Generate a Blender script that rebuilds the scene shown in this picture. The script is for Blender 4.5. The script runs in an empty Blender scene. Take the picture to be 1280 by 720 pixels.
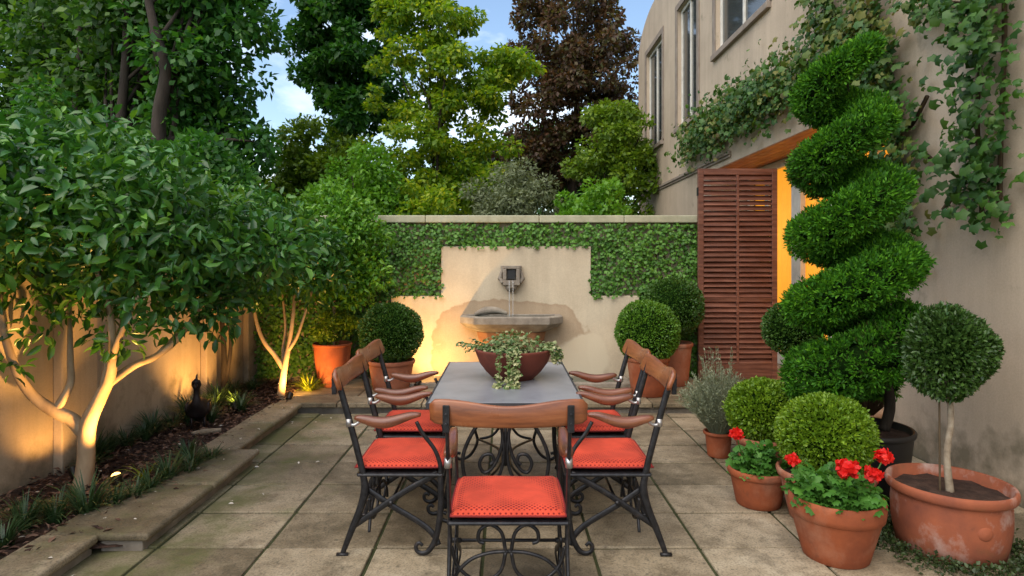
import bpy, math, random
import numpy as np
from mathutils import Vector, Matrix
R = math.radians
rng = np.random.default_rng(7)
random.seed(7)
scene = bpy.context.scene
COL = scene.collection
F, CX, CY, H = 770.0, 632.0, 327.0, 1.55


# ------------------------------------------------------------------ tagging / hierarchy
def tag(o, label=None, cat=None, group=None, kind=None):
    if label: o['label'] = label
    if cat: o['category'] = cat
    if group: o['group'] = group
    if kind: o['kind'] = kind
    return o

def empty(name, loc, rz=0.0, label=None, cat=None, group=None):
    o = bpy.data.objects.new(name, None)
    o.empty_display_size = 0.1
    COL.objects.link(o)
    o.location = loc
    o.rotation_euler = (0, 0, rz)
    return tag(o, label, cat, group)

def link(name, me, mat, parent=None, loc=None, bevel=0.0, smooth=False, segs=2):
    o = bpy.data.objects.new(name, me)
    COL.objects.link(o)
    if mat: me.materials.append(mat)
    if parent: o.parent = parent
    if loc is not None: o.location = loc
    if smooth:
        me.polygons.foreach_set('use_smooth', [True] * len(me.polygons))
    if bevel > 0:
        m = o.modifiers.new('Bevel', 'BEVEL')
        m.width = bevel; m.segments = segs; m.limit_method = 'ANGLE'; m.angle_limit = R(35)
    return o

def copy_tree(o, parent=None):
    c = o.copy(); COL.objects.link(c)
    if parent: c.parent = parent
    for ch in list(o.children): copy_tree(ch, c)
    return c


# ------------------------------------------------------------------ mesh building
class MB:
    def __init__(s): s.v = []; s.f = []
    def add(s, vs, fs):
        b = len(s.v); s.v += [tuple(v) for v in vs]; s.f += [tuple(i + b for i in f) for f in fs]
    def box(s, x0, x1, y0, y1, z0, z1, M=None):
        vs = [(x, y, z) for x in (x0, x1) for y in (y0, y1) for z in (z0, z1)]
        if M is not None: vs = [M @ Vector(v) for v in vs]
        s.add(vs, [(0, 1, 3, 2), (4, 6, 7, 5), (0, 4, 5, 1), (2, 3, 7, 6), (0, 2, 6, 4), (1, 5, 7, 3)])
    def loft(s, rings, cap=True, closed=False):
        n = len(rings[0]); vs = [p for r in rings for p in r]; fs = []
        m = len(rings)
        for i in range(m - 1 + (1 if closed else 0)):
            a = i * n; b = ((i + 1) % m) * n
            for j in range(n):
                k = (j + 1) % n
                fs.append((a + j, a + k, b + k, b + j))
        if cap and not closed:
            fs.append(tuple(range(n - 1, -1, -1))); fs.append(tuple((m - 1) * n + j for j in range(n)))
        s.add(vs, fs)
    def tube(s, pts, rad, n=8, sub=0, flat=1.0, up=None):
        pts = [Vector(p) for p in pts]
        rads = list(rad) if hasattr(rad, '__len__') else [rad] * len(pts)
        if sub: pts, rads = spline(pts, rads, sub)
        rings = []; prev = None
        for i, p in enumerate(pts):
            t = (pts[min(i + 1, len(pts) - 1)] - pts[max(i - 1, 0)])
            if t.length < 1e-9: t = Vector((0, 0, 1))
            t.normalize()
            if up is not None: a = Vector(up)
            elif prev is None: a = Vector((0, 0, 1)) if abs(t.z) < 0.9 else Vector((1, 0, 0))
            else: a = prev
            u = a - t * a.dot(t)
            if u.length < 1e-6: u = t.orthogonal()
            u.normalize(); w = t.cross(u); prev = u
            rings.append([p + (u * math.cos(2 * math.pi * j / n) * flat + w * math.sin(2 * math.pi * j / n)) * rads[i] for j in range(n)])
        s.loft(rings)
    def lathe(s, prof, n=40, c=(0, 0, 0), sx=1.0, sy=1.0, jit=0.0):
        # prof: list of (r, z); a repeated point makes a sharp edge
        segs = []; cur = [prof[0]]
        for a, b in zip(prof, prof[1:]):
            if a == b: segs.append(cur); cur = [b]
            else: cur.append(b)
        segs.append(cur)
        for sg in segs:
            rings = [[(c[0] + r * sx * math.cos(2 * math.pi * j / n), c[1] + r * sy * math.sin(2 * math.pi * j / n), c[2] + z) for j in range(n)] for r, z in sg]
            s.loft(rings, cap=False)
    def build(s, name, mat, parent=None, loc=None, bevel=0.0, smooth=False, segs=2):
        me = bpy.data.meshes.new(name); me.from_pydata(s.v, [], s.f); me.update()
        return link(name, me, mat, parent, loc, bevel, smooth, segs)

def spline(pts, rads, sub):
    P = []; Q = []; n = len(pts)
    for i in range(n - 1):
        p0 = pts[max(i - 1, 0)]; p1 = pts[i]; p2 = pts[i + 1]; p3 = pts[min(i + 2, n - 1)]
        for k in range(sub):
            t = k / sub
            P.append(0.5 * ((2 * p1) + (p2 - p0) * t + (2 * p0 - 5 * p1 + 4 * p2 - p3) * t * t + (3 * p1 - p0 - 3 * p2 + p3) * t ** 3))
            Q.append(rads[i] * (1 - t) + rads[i + 1] * t)
    P.append(pts[-1]); Q.append(rads[-1])
    return P, Q

def np_mesh(name, V, faces_flat, starts, mat, parent=None, loc=None, smooth=False):
    me = bpy.data.meshes.new(name)
    me.vertices.add(len(V)); me.vertices.foreach_set('co', V.astype(np.float32).ravel())
    me.loops.add(len(faces_flat)); me.loops.foreach_set('vertex_index', faces_flat.astype(np.int32))
    me.polygons.add(len(starts)); me.polygons.foreach_set('loop_start', starts.astype(np.int32))
    if smooth: me.polygons.foreach_set('use_smooth', np.ones(len(starts), dtype=bool))
    me.update(calc_edges=True); me.validate()
    return link(name, me, mat, parent, loc)

def unit(a): return a / np.maximum(np.linalg.norm(a, axis=1, keepdims=True), 1e-9)
def rdir(n): return unit(rng.normal(size=(n, 3)))

# leaf templates: x = across (-.5..5), y = along (0..1), z = up from blade
T_DIA = ([(0, 0, 0), (.5, .45, .06), (0, 1, 0), (-.5, .45, .06)], [(0, 1, 2, 3)])
T_FOLD = ([(0, 0, 0), (.5, .45, .14), (0, 1, -.05), (-.5, .45, .14)], [(0, 1, 2), (0, 2, 3)])
T_LEAF = ([(0, 0, 0), (.42, .3, .12), (.4, .68, .08), (0, 1, -.12), (-.4, .68, .08), (-.42, .3, .12), (0, .33, 0), (0, .68, -.02)],
          [(0, 1, 6), (6, 1, 2, 7), (7, 2, 3), (0, 6, 5), (6, 7, 4, 5), (7, 3, 4)])
def lobed(k=5, depth=.38, n=None):
    vs = [(0, .42, .10)]; m = k * 2
    for i in range(m):
        a = -math.pi / 2 + 2 * math.pi * (i + .0) / m
        r = .5 if i % 2 else .5 * (1 - depth)
        if i == 0: r = .2
        vs.append((r * math.cos(a), .42 + r * math.sin(a) * 1.1, (-.10 if i % 2 else .06) - .05 * abs(math.sin(a * 1.5))))
    return vs, [(0, 1 + i, 1 + (i + 1) % m) for i in range(m)]
T_VINE = lobed(5, .24)
T_IVY = lobed(4, .3)
T_GER = lobed(7, .16)

def leaves(name, T, P, axis, nrm, L, W, mat, parent=None, loc=None):
    tv, tf = np.array(T[0], dtype=float), T[1]
    n = len(P)
    ax = unit(axis); z = nrm - ax * np.sum(nrm * ax, axis=1, keepdims=True); z = unit(z); x = np.cross(ax, z)
    L = np.broadcast_to(L, (n,))[:, None, None]; W = np.broadcast_to(W, (n,))[:, None, None]
    V = P[:, None, :] + tv[None, :, 0:1] * W * x[:, None, :] + tv[None, :, 1:2] * L * ax[:, None, :] + tv[None, :, 2:3] * L * z[:, None, :]
    k = len(tv)
    fl = np.concatenate([np.array(f) for f in tf]); ln = np.array([len(f) for f in tf])
    tot = len(fl); st = np.concatenate([[0], np.cumsum(ln)[:-1]])
    ff = (fl[None, :] + (np.arange(n) * k)[:, None]).ravel()
    ss = (st[None, :] + (np.arange(n) * tot)[:, None]).ravel()
    return np_mesh(name, V.reshape(-1, 3), ff, ss, mat, parent, loc)


# ------------------------------------------------------------------ materials
def nmat(name):
    m = bpy.data.materials.new(name); m.use_nodes = True
    nt = m.node_tree; nt.nodes.clear()
    out = nt.nodes.new('ShaderNodeOutputMaterial'); b = nt.nodes.new('ShaderNodeBsdfPrincipled')
    nt.links.new(b.outputs[0], out.inputs[0])
    return m, nt, b, out
def N(nt, t, **kw):
    n = nt.nodes.new(t)
    for k, v in kw.items():
        if k in n.inputs: n.inputs[k].default_value = v
        else: setattr(n, k, v)
    return n
def ramp(nt, fac, stops):
    r = nt.nodes.new('ShaderNodeValToRGB'); e = r.color_ramp.elements
    while len(e) < len(stops): e.new(0.5)
    for i, (p, c) in enumerate(stops):
        e[i].position = p; e[i].color = (c[0], c[1], c[2], 1) if hasattr(c, '__len__') else (c, c, c, 1)
    nt.links.new(fac, r.inputs[0]); return r.outputs[0]
def mixc(nt, fac, a, b, mode='MIX'):
    m = nt.nodes.new('ShaderNodeMix'); m.data_type = 'RGBA'; m.blend_type = mode
    for s, i in ((fac, 0), (a, 6), (b, 7)):
        if hasattr(s, 'is_linked'): nt.links.new(s, m.inputs[i])
        elif hasattr(s, '__len__'): m.inputs[i].default_value = (*s[:3], 1)
        else: m.inputs[i].default_value = s
    return m.outputs[2]
def mathn(nt, op, a, b=0.0, c=None):
    m = nt.nodes.new('ShaderNodeMath'); m.operation = op
    for i, s in enumerate((a, b, c)):
        if s is None: continue
        if hasattr(s, 'is_linked'): nt.links.new(s, m.inputs[i])
        else: m.inputs[i].default_value = s
    return m.outputs[0]
def coords(nt, scale=(1, 1, 1), world=False):
    if world:
        t = nt.nodes.new('ShaderNodeNewGeometry'); src = t.outputs['Position']
    else:
        t = nt.nodes.new('ShaderNodeTexCoord'); src = t.outputs['Object']
    mp = nt.nodes.new('ShaderNodeMapping'); mp.inputs['Scale'].default_value = scale
    nt.links.new(src, mp.inputs[0]); return mp.outputs[0]
def noise(nt, vec, scale, detail=6, rough=.6, out=0):
    n = nt.nodes.new('ShaderNodeTexNoise'); n.inputs['Scale'].default_value = scale; n.inputs['Detail'].default_value = detail
    n.inputs['Roughness'].default_value = rough; nt.links.new(vec, n.inputs['Vector']); return n.outputs[out]
def bump(nt, b, h, strength=.3, dist=.01):
    n = nt.nodes.new('ShaderNodeBump'); n.inputs['Strength'].default_value = strength; n.inputs['Distance'].default_value = dist
    nt.links.new(h, n.inputs['Height']); nt.links.new(n.outputs[0], b.inputs['Normal']); return n

def leaf_mat(name, cols, rough=.45, trans=.25, spec=.5, patch=.35):
    m, nt, b, out = nmat(name)
    g = nt.nodes.new('ShaderNodeNewGeometry')
    v = coords(nt)
    nz = noise(nt, v, 1.3, 3)
    f = mathn(nt, 'ADD', mathn(nt, 'MULTIPLY', g.outputs['Random Per Island'], 1 - patch), mathn(nt, 'MULTIPLY', mathn(nt, 'SUBTRACT', mathn(nt, 'MULTIPLY', nz, 2.0), .5), patch))
    k = len(cols)
    c = ramp(nt, f, [(i / (k - 1), col) for i, col in enumerate(cols)])
    nt.links.new(c, b.inputs['Base Color']); b.inputs['Roughness'].default_value = rough
    b.inputs['Specular IOR Level'].default_value = spec
    tr = nt.nodes.new('ShaderNodeBsdfTranslucent'); nt.links.new(mixc(nt, 1.0, c, (1.3, 1.25, .6), 'MULTIPLY'), tr.inputs[0])
    mx = nt.nodes.new('ShaderNodeMixShader'); mx.inputs[0].default_value = trans
    nt.links.new(b.outputs[0], mx.inputs[1]); nt.links.new(tr.outputs[0], mx.inputs[2]); nt.links.new(mx.outputs[0], out.inputs[0])
    return m

def rough_mat(name, cols, scale=6, rough=.8, bstr=.3, bdist=.01, bscale=40, metal=0, spec=.4, stretch=(1, 1, 1), detail=8, island=0.0, world=False):
    m, nt, b, out = nmat(name)
    v = coords(nt, stretch, world)
    n1 = noise(nt, v, scale, detail)
    k = len(cols)
    f = n1
    if island:
        g = nt.nodes.new('ShaderNodeNewGeometry')
        f = mathn(nt, 'ADD', mathn(nt, 'MULTIPLY', g.outputs['Random Per Island'], island), mathn(nt, 'MULTIPLY', n1, 1 - island * .7))
    c = ramp(nt, f, [(.28 + .44 * i / (k - 1), col) for i, col in enumerate(cols)])
    nt.links.new(c, b.inputs['Base Color'])
    b.inputs['Roughness'].default_value = rough; b.inputs['Metallic'].default_value = metal; b.inputs['Specular IOR Level'].default_value = spec
    if bstr: bump(nt, b, noise(nt, v, bscale, 8, .7), bstr, bdist)
    return m

def mat_paving(name, left_moss=True, moss=0.0):
    m, nt, b, out = nmat(name)
    v = coords(nt, world=True)
    g = nt.nodes.new('ShaderNodeNewGeometry')
    isl = g.outputs['Random Per Island']
    big = noise(nt, v, 1.7, 6, .6); med = noise(nt, v, 8, 8, .7); fine = noise(nt, v, 90, 4, .7)
    f = mathn(nt, 'ADD', mathn(nt, 'MULTIPLY', mathn(nt, 'SUBTRACT', isl, .15), .20), mathn(nt, 'ADD', mathn(nt, 'MULTIPLY', big, .5), mathn(nt, 'MULTIPLY', med, .45)))
    c = ramp(nt, f, [(.40, (.12, .094, .056)), (.52, (.235, .187, .12)), (.66, (.365, .30, .205)), (.8, (.46, .395, .285))])
    wn = noise(nt, v, 4.3, 9, .72)
    c = mixc(nt, ramp(nt, wn, [(.50, 0), (.64, .58)]), c, (.10, .078, .046))
    c = mixc(nt, .75, c, ramp(nt, fine, [(.36, .42), (.5, 1), (.66, 1.15)]), 'MULTIPLY')
    # dark lichen spots and moss with their own shapes
    sp = noise(nt, v, 26, 3, .5)
    c = mixc(nt, ramp(nt, sp, [(.64, 0), (.72, .6)]), c, (.06, .055, .04))
    sep = nt.nodes.new('ShaderNodeSeparateXYZ'); nt.links.new(v, sep.inputs[0])
    mossn = noise(nt, v, 3.2, 7, .65)
    if left_moss:
        edge = nt.nodes.new('ShaderNodeMapRange'); edge.inputs[1].default_value = -.9; edge.inputs[2].default_value = -1.9; edge.inputs[3].default_value = 0; edge.inputs[4].default_value = .25
        nt.links.new(sep.outputs[0], edge.inputs[0])
        mf = ramp(nt, mathn(nt, 'ADD', mathn(nt, 'ADD', mathn(nt, 'MULTIPLY', mossn, .7), mathn(nt, 'MULTIPLY', med, .35)), edge.outputs[0]), [(.66, 0), (.84, .8)])
    else:
        mf = ramp(nt, mathn(nt, 'ADD', mathn(nt, 'ADD', mathn(nt, 'MULTIPLY', mossn, .65), mathn(nt, 'MULTIPLY', med, .35)), moss), [(.62, 0), (.80, .8)])
    c = mixc(nt, mf, c, (.095, .105, .028))
    nt.links.new(c, b.inputs['Base Color'])
    nt.links.new(ramp(nt, med, [(.3, .62), (.7, .85)]), b.inputs['Roughness'])
    h = mathn(nt, 'ADD', mathn(nt, 'MULTIPLY', med, .7), mathn(nt, 'MULTIPLY', fine, .5))
    bump(nt, b, h, .55, .012)
    return m

def mat_stucco(name, base, dark, streak=.5, stain=None, grime=None):
    m, nt, b, out = nmat(name)
    v = coords(nt, world=True)
    n1 = noise(nt, v, 1.4, 7, .6)
    c = ramp(nt, n1, [(.3, dark), (.62, base)])
    st = noise(nt, coords(nt, (5, 5, .35), True), 1.3, 5, .6)
    c = mixc(nt, streak, c, ramp(nt, st, [(.38, .62), (.6, 1.06)]), 'MULTIPLY')
    fine = noise(nt, v, 70, 5, .7)
    c = mixc(nt, .35, c, ramp(nt, fine, [(.35, .75), (.65, 1.1)]), 'MULTIPLY')
    sep = nt.nodes.new('ShaderNodeSeparateXYZ'); nt.links.new(v, sep.inputs[0])
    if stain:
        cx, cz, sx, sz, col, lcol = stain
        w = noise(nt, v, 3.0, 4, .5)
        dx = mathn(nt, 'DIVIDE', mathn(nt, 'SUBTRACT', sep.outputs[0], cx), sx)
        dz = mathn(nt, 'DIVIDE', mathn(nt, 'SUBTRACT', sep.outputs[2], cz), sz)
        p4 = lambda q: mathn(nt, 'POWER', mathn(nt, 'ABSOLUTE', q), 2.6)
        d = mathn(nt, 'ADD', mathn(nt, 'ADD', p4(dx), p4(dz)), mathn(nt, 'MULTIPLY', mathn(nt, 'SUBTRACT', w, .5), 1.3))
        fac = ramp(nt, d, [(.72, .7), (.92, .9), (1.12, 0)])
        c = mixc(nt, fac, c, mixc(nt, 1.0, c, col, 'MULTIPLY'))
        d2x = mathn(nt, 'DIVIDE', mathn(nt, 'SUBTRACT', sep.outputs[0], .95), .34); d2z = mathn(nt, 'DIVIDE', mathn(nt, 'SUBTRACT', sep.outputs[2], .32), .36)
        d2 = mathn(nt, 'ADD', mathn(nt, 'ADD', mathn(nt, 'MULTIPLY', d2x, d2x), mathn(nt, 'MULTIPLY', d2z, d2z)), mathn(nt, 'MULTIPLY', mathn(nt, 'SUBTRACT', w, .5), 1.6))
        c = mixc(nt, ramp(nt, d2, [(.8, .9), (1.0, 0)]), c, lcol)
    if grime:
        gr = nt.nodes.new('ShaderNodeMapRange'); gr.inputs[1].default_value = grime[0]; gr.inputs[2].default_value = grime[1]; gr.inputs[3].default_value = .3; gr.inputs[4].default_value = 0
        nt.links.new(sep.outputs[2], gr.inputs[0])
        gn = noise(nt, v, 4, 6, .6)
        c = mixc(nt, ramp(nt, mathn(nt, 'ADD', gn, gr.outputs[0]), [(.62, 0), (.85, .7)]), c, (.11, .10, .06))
    nt.links.new(c, b.inputs['Base Color']); b.inputs['Roughness'].default_value = .9; b.inputs['Specular IOR Level'].default_value = .2
    bump(nt, b, mathn(nt, 'ADD', fine, mathn(nt, 'MULTIPLY', noise(nt, v, 12, 5), .8)), .35, .006)
    return m

def mat_wood(name, c1, c2, c3, scale=3.0, rough=.35, stretch=(1, 14, 14), coat=.2):
    m, nt, b, out = nmat(name)
    v = coords(nt, stretch)
    n1 = noise(nt, v, scale, 8, .65)
    c = ramp(nt, n1, [(.3, c1), (.5, c2), (.72, c3)])
    g = nt.nodes.new('ShaderNodeNewGeometry')
    nt.links.new(mixc(nt, .35, c, ramp(nt, g.outputs['Random Per Island'], [(0, .6), (1, 1.35)]), 'MULTIPLY'), b.inputs['Base Color'])
    nt.links.new(ramp(nt, noise(nt, coords(nt), 7, 4), [(.3, rough - .08), (.7, rough + .22)]), b.inputs['Roughness'])
    b.inputs['Coat Weight'].default_value = coat; b.inputs['Coat Roughness'].default_value = .3
    bump(nt, b, n1, .2, .004)
    return m

def mat_terracotta(name, base, dark, pale, pale_amt=.55, moss=.0):
    m, nt, b, out = nmat(name)
    v = coords(nt, world=True)
    c = ramp(nt, noise(nt, v, 5, 6), [(.3, dark), (.6, base)])
    pn = noise(nt, coords(nt, (1, 1, .8), True), 4.2, 7, .65)
    c = mixc(nt, ramp(nt, pn, [(.52, 0), (.72, pale_amt)]), c, pale)
    dn = noise(nt, v, 11, 6, .7)
    c = mixc(nt, ramp(nt, dn, [(.58, 0), (.74, .55)]), c, (.09, .045, .03))
    if moss: c = mixc(nt, ramp(nt, noise(nt, v, 6.5, 6, .6), [(.55, 0), (.75, moss)]), c, (.08, .09, .03))
    nt.links.new(c, b.inputs['Base Color']); b.inputs['Roughness'].default_value = .82; b.inputs['Specular IOR Level'].default_value = .3
    bump(nt, b, noise(nt, v, 60, 6, .7), .25, .004)
    return m

def mat_iron(name):
    m, nt, b, out = nmat(name)
    v = coords(nt)
    c = ramp(nt, noise(nt, v, 30, 6), [(.35, (.012, .012, .014)), (.6, (.028, .028, .032)), (.75, (.07, .05, .04))])
    nt.links.new(c, b.inputs['Base Color']); b.inputs['Roughness'].default_value = .38; b.inputs['Metallic'].default_value = .35
    bump(nt, b, noise(nt, v, 120, 4), .25, .002)
    return m

def mat_cushion(name):
    m, nt, b, out = nmat(name)
    v = coords(nt)
    mp = nt.nodes.new('ShaderNodeMapping'); mp.inputs['Rotation'].default_value = (0, 0, R(45)); nt.links.new(v, mp.inputs[0])
    ck = nt.nodes.new('ShaderNodeTexVoronoi'); ck.inputs['Scale'].default_value = 62; ck.inputs['Randomness'].default_value = .05
    nt.links.new(mp.outputs[0], ck.inputs[0])
    pat = ramp(nt, ck.outputs['Distance'], [(.26, (.22, .012, .010)), (.40, (.66, .075, .036))])
    var = ramp(nt, noise(nt, v, 5, 5), [(.3, .70), (.7, 1.12)])
    nt.links.new(mixc(nt, 1.0, pat, var, 'MULTIPLY'), b.inputs['Base Color'])
    b.inputs['Roughness'].default_value = .8; b.inputs['Specular IOR Level'].default_value = .25; b.inputs['Sheen Weight'].default_value = .03
    h = mathn(nt, 'ADD', ck.outputs['Distance'], mathn(nt, 'MULTIPLY', noise(nt, v, 9, 4), .8))
    bump(nt, b, h, .4, .004)
    return m

def mat_flat(name, col, rough=.6, emit=None, estr=0, spec=.5, metal=0, trans=0):
    m, nt, b, out = nmat(name)
    v = coords(nt)
    c = ramp(nt, noise(nt, v, 9, 5), [(.3, [x * .85 for x in col]), (.7, [min(1, x * 1.08) for x in col])])
    nt.links.new(c, b.inputs['Base Color'])
    b.inputs['Roughness'].default_value = rough; b.inputs['Specular IOR Level'].default_value = spec; b.inputs['Metallic'].default_value = metal
    b.inputs['Transmission Weight'].default_value = trans
    if emit:
        b.inputs['Emission Color'].default_value = (*emit, 1); b.inputs['Emission Strength'].default_value = estr
    return m

M = {}
M['paving'] = mat_paving('mossy sandstone paving')
M['terrace'] = mat_paving('terrace paving', False)
M['coping'] = mat_paving('weathered bed coping', False, .13)
M['joint'] = rough_mat('mossy joint', [(.018, .022, .008), (.04, .048, .014), (.06, .06, .03)], 8, .95, .5, .01, 60)
M['soil'] = rough_mat('dark mulch soil', [(.025, .014, .010), (.06, .032, .022), (.11, .06, .042)], 14, .95, .9, .03, 50)
M['chip'] = rough_mat('bark chip', [(.03, .015, .011), (.085, .042, .028), (.19, .11, .075)], 9, .9, .3, .005, 60, island=.8)
M['petal'] = mat_flat('pale petal', (.6, .55, .48), .7)
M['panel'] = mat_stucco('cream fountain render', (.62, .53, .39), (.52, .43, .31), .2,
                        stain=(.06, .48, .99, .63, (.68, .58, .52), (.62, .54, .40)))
M['gardenwall'] = mat_stucco('garden wall render', (.36, .31, .22), (.27, .23, .16), .5)
M['wallcoping'] = rough_mat('lichen wall coping', [(.26, .25, .17), (.37, .36, .25), (.46, .44, .32)], 5, .9, .4, .01, 40)
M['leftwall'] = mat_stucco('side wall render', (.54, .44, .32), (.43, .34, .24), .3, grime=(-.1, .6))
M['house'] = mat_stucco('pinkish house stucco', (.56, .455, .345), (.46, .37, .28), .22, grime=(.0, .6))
M['trim'] = rough_mat('grey stone trim', [(.20, .16, .13), (.27, .22, .18), (.33, .28, .23)], 6, .85, .3, .006, 50)
M['white'] = mat_flat('painted white timber', (.7, .67, .6), .5)
M['glass'] = mat_flat('window glass', (.05, .06, .06), .06, spec=.8)
M['soffit'] = mat_wood('soffit timber', (.16, .055, .018), (.30, .11, .035), (.40, .16, .05), 2.0, .5, (6, 1, 6), .05)
M['shutter'] = mat_wood('red brown shutter timber', (.075, .026, .016), (.14, .050, .030), (.23, .098, .062), 2.5, .45, (1.2, 14, 14), .1)
M['lit'] = mat_flat('lit amber curtain', (.62, .30, .04), .8, (1.0, .40, .03), .34)
M['rail'] = mat_wood('orange brown varnished timber', (.12, .034, .012), (.24, .075, .025), (.36, .13, .048), 2.4, .3, (1, 12, 12), .35)
M['arm'] = mat_wood('red mahogany timber', (.085, .026, .012), (.165, .052, .024), (.26, .10, .045), 2.4, .28, (12, 1, 12), .45)
M['iron'] = mat_iron('black wrought iron')
M['steel'] = rough_mat('worn bare steel fitting', [(.35, .34, .34), (.55, .54, .54)], 20, .35, .2, .002, 80, metal=.8)
M['cushion'] = mat_cushion('red dotted cushion fabric')
M['piping'] = mat_flat('dark red piping', (.22, .012, .012), .8)
M['slate'] = rough_mat('blue grey slate', [(.17, .175, .195), (.24, .25, .275), (.31, .315, .34)], 3.5, .33, .25, .004, 35, spec=.6)
M['slate_edge'] = mat_flat('dark slate edge', (.035, .036, .042), .5)
M['terra'] = mat_terracotta('orange terracotta', (.30, .080, .030), (.18, .048, .022), (.42, .22, .14), .45)
M['terra_old'] = mat_terracotta('whitened terracotta', (.32, .095, .045), (.19, .06, .036), (.46, .36, .32), .95, .35)
M['terra_pink'] = mat_terracotta('pink terracotta', (.36, .135, .075), (.24, .08, .046), (.50, .34, .26), .65)
M['bowl'] = mat_terracotta('dark red bowl', (.16, .04, .024), (.09, .025, .018), (.25, .11, .07), .35)
M['blackpot'] = mat_flat('black plastic planter', (.012, .012, .013), .45)
M['stone'] = rough_mat('grey basin stone', [(.15, .125, .10), (.25, .215, .175), (.35, .31, .25)], 7, .8, .5, .01, 50)
M['brick'] = rough_mat('warm brown pedestal brick', [(.16, .07, .035), (.28, .13, .06), (.34, .19, .1)], 9, .85, .5, .01, 30)
M['bronze'] = rough_mat('dark bronze', [(.014, .012, .014), (.03, .024, .026), (.06, .05, .052)], 12, .38, .3, .004, 60, metal=.5)
M['lampbody'] = mat_flat('dark bronze lamp', (.03, .022, .015), .4, metal=.5)
M['lamplens'] = mat_flat('lit lamp lens', (.9, .7, .3), .3, (1.0, .50, .12), 3)
M['bark_lemon'] = rough_mat('smooth pale bark', [(.22, .15, .09), (.37, .27, .17), (.48, .37, .25)], 7, .75, .4, .008, 35, stretch=(1, 1, .4))
M['bark_dark'] = rough_mat('dark bark', [(.014, .010, .007), (.03, .022, .015), (.055, .04, .03)], 5, .9, .6, .03, 20, stretch=(1, 1, .3))
M['bark_pale'] = rough_mat('pale mottled bark', [(.16, .12, .08), (.3, .24, .17), (.42, .36, .27)], 18, .8, .4, .005, 60)
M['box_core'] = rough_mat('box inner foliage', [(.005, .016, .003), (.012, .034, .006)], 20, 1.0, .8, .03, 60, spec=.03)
M['L_lemon'] = leaf_mat('lemon leaves', [(.012, .050, .010), (.028, .112, .018), (.062, .19, .024), (.19, .38, .03)], .34, .25, .55)
M['L_citrus'] = leaf_mat('light green citrus leaves', [(.045, .15, .012), (.08, .235, .018), (.14, .33, .022), (.22, .40, .03)], .4, .3)
M['L_box'] = leaf_mat('box leaves', [(.045, .125, .008), (.085, .21, .012), (.16, .31, .018)], .5, .18)
M['L_boxdark'] = leaf_mat('dark box leaves', [(.024, .075, .010), (.045, .12, .013), (.085, .175, .018)], .45, .15)
M['L_boxlite'] = leaf_mat('light box leaves', [(.07, .155, .007), (.14, .26, .010), (.25, .37, .016)], .5, .2)
M['L_thuja'] = leaf_mat('conifer sprays', [(.07, .05, .018), (.018, .078, .006), (.036, .14, .009), (.058, .195, .010), (.10, .28, .012), (.18, .38, .02)], .6, .2, .2)
M['L_lolly'] = leaf_mat('lollipop leaves', [(.020, .055, .010), (.04, .095, .016), (.075, .15, .025)], .4, .12)
M['L_ivy'] = leaf_mat('wall ivy leaves', [(.03, .10, .010), (.055, .165, .016), (.09, .225, .022), (.13, .28, .03)], .55, .15)
M['L_vine'] = leaf_mat('vine leaves', [(.018, .055, .008), (.036, .09, .012), (.06, .125, .015), (.10, .15, .02), (.18, .18, .03), (.09, .06, .025)], .55, .25)
M['L_vinegreen'] = leaf_mat('green vine leaves', [(.015, .055, .008), (.03, .10, .012), (.055, .145, .015), (.10, .19, .02)], .5, .25)
M['L_varieg'] = leaf_mat('variegated ivy leaves', [(.04, .10, .025), (.09, .17, .04), (.30, .33, .15), (.55, .52, .30)], .45, .2)
M['L_ger'] = leaf_mat('geranium leaves', [(.035, .12, .015), (.06, .19, .02), (.10, .26, .03)], .55, .25)
M['L_red'] = leaf_mat('red geranium petals', [(.55, .006, .006), (.75, .014, .01), (.85, .04, .02)], .55, .3)
M['L_lav'] = leaf_mat('grey lavender leaves', [(.15, .18, .11), (.24, .27, .17), (.36, .39, .28)], .7, .25)
M['L_strap'] = leaf_mat('strap leaves', [(.016, .04, .014), (.035, .08, .025), (.08, .14, .05)], .45, .15)
M['L_yellow'] = leaf_mat('yellow green strap leaves', [(.10, .16, .01), (.22, .28, .015), (.38, .40, .03)], .5, .3)
M['L_creep'] = leaf_mat('creeping cover leaves', [(.015, .03, .008), (.03, .055, .014), (.05, .09, .02)], .5, .15)
M['L_dark'] = leaf_mat('dark woodland leaves', [(.014, .050, .008), (.030, .10, .012), (.06, .155, .016), (.14, .25, .02)], .5, .42)
M['L_deep'] = leaf_mat('deep green woodland leaves', [(.012, .060, .010), (.026, .115, .015), (.052, .18, .02), (.13, .28, .025)], .5, .4)
M['L_lime'] = leaf_mat('yellow green leaves', [(.05, .13, .008), (.12, .25, .012), (.26, .39, .014), (.58, .54, .02)], .5, .5)
M['L_copper'] = leaf_mat('copper leaves', [(.032, .022, .013), (.062, .034, .018), (.12, .055, .026), (.075, .085, .025), (.22, .075, .028)], .5, .35)
M['L_olive'] = leaf_mat('grey olive leaves', [(.08, .11, .055), (.15, .185, .095), (.24, .28, .15)], .6, .3)
M['L_mid'] = leaf_mat('mid green leaves', [(.05, .12, .008), (.10, .20, .012), (.17, .28, .016), (.24, .33, .02)], .5, .4)
M['L_bright'] = leaf_mat('bright green shrub leaves', [(.06, .19, .010), (.12, .30, .018), (.20, .40, .025)], .45, .4)
M['stem'] = rough_mat('vine stem', [(.06, .04, .02), (.13, .09, .05)], 9, .9, .3, .005, 40)
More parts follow.
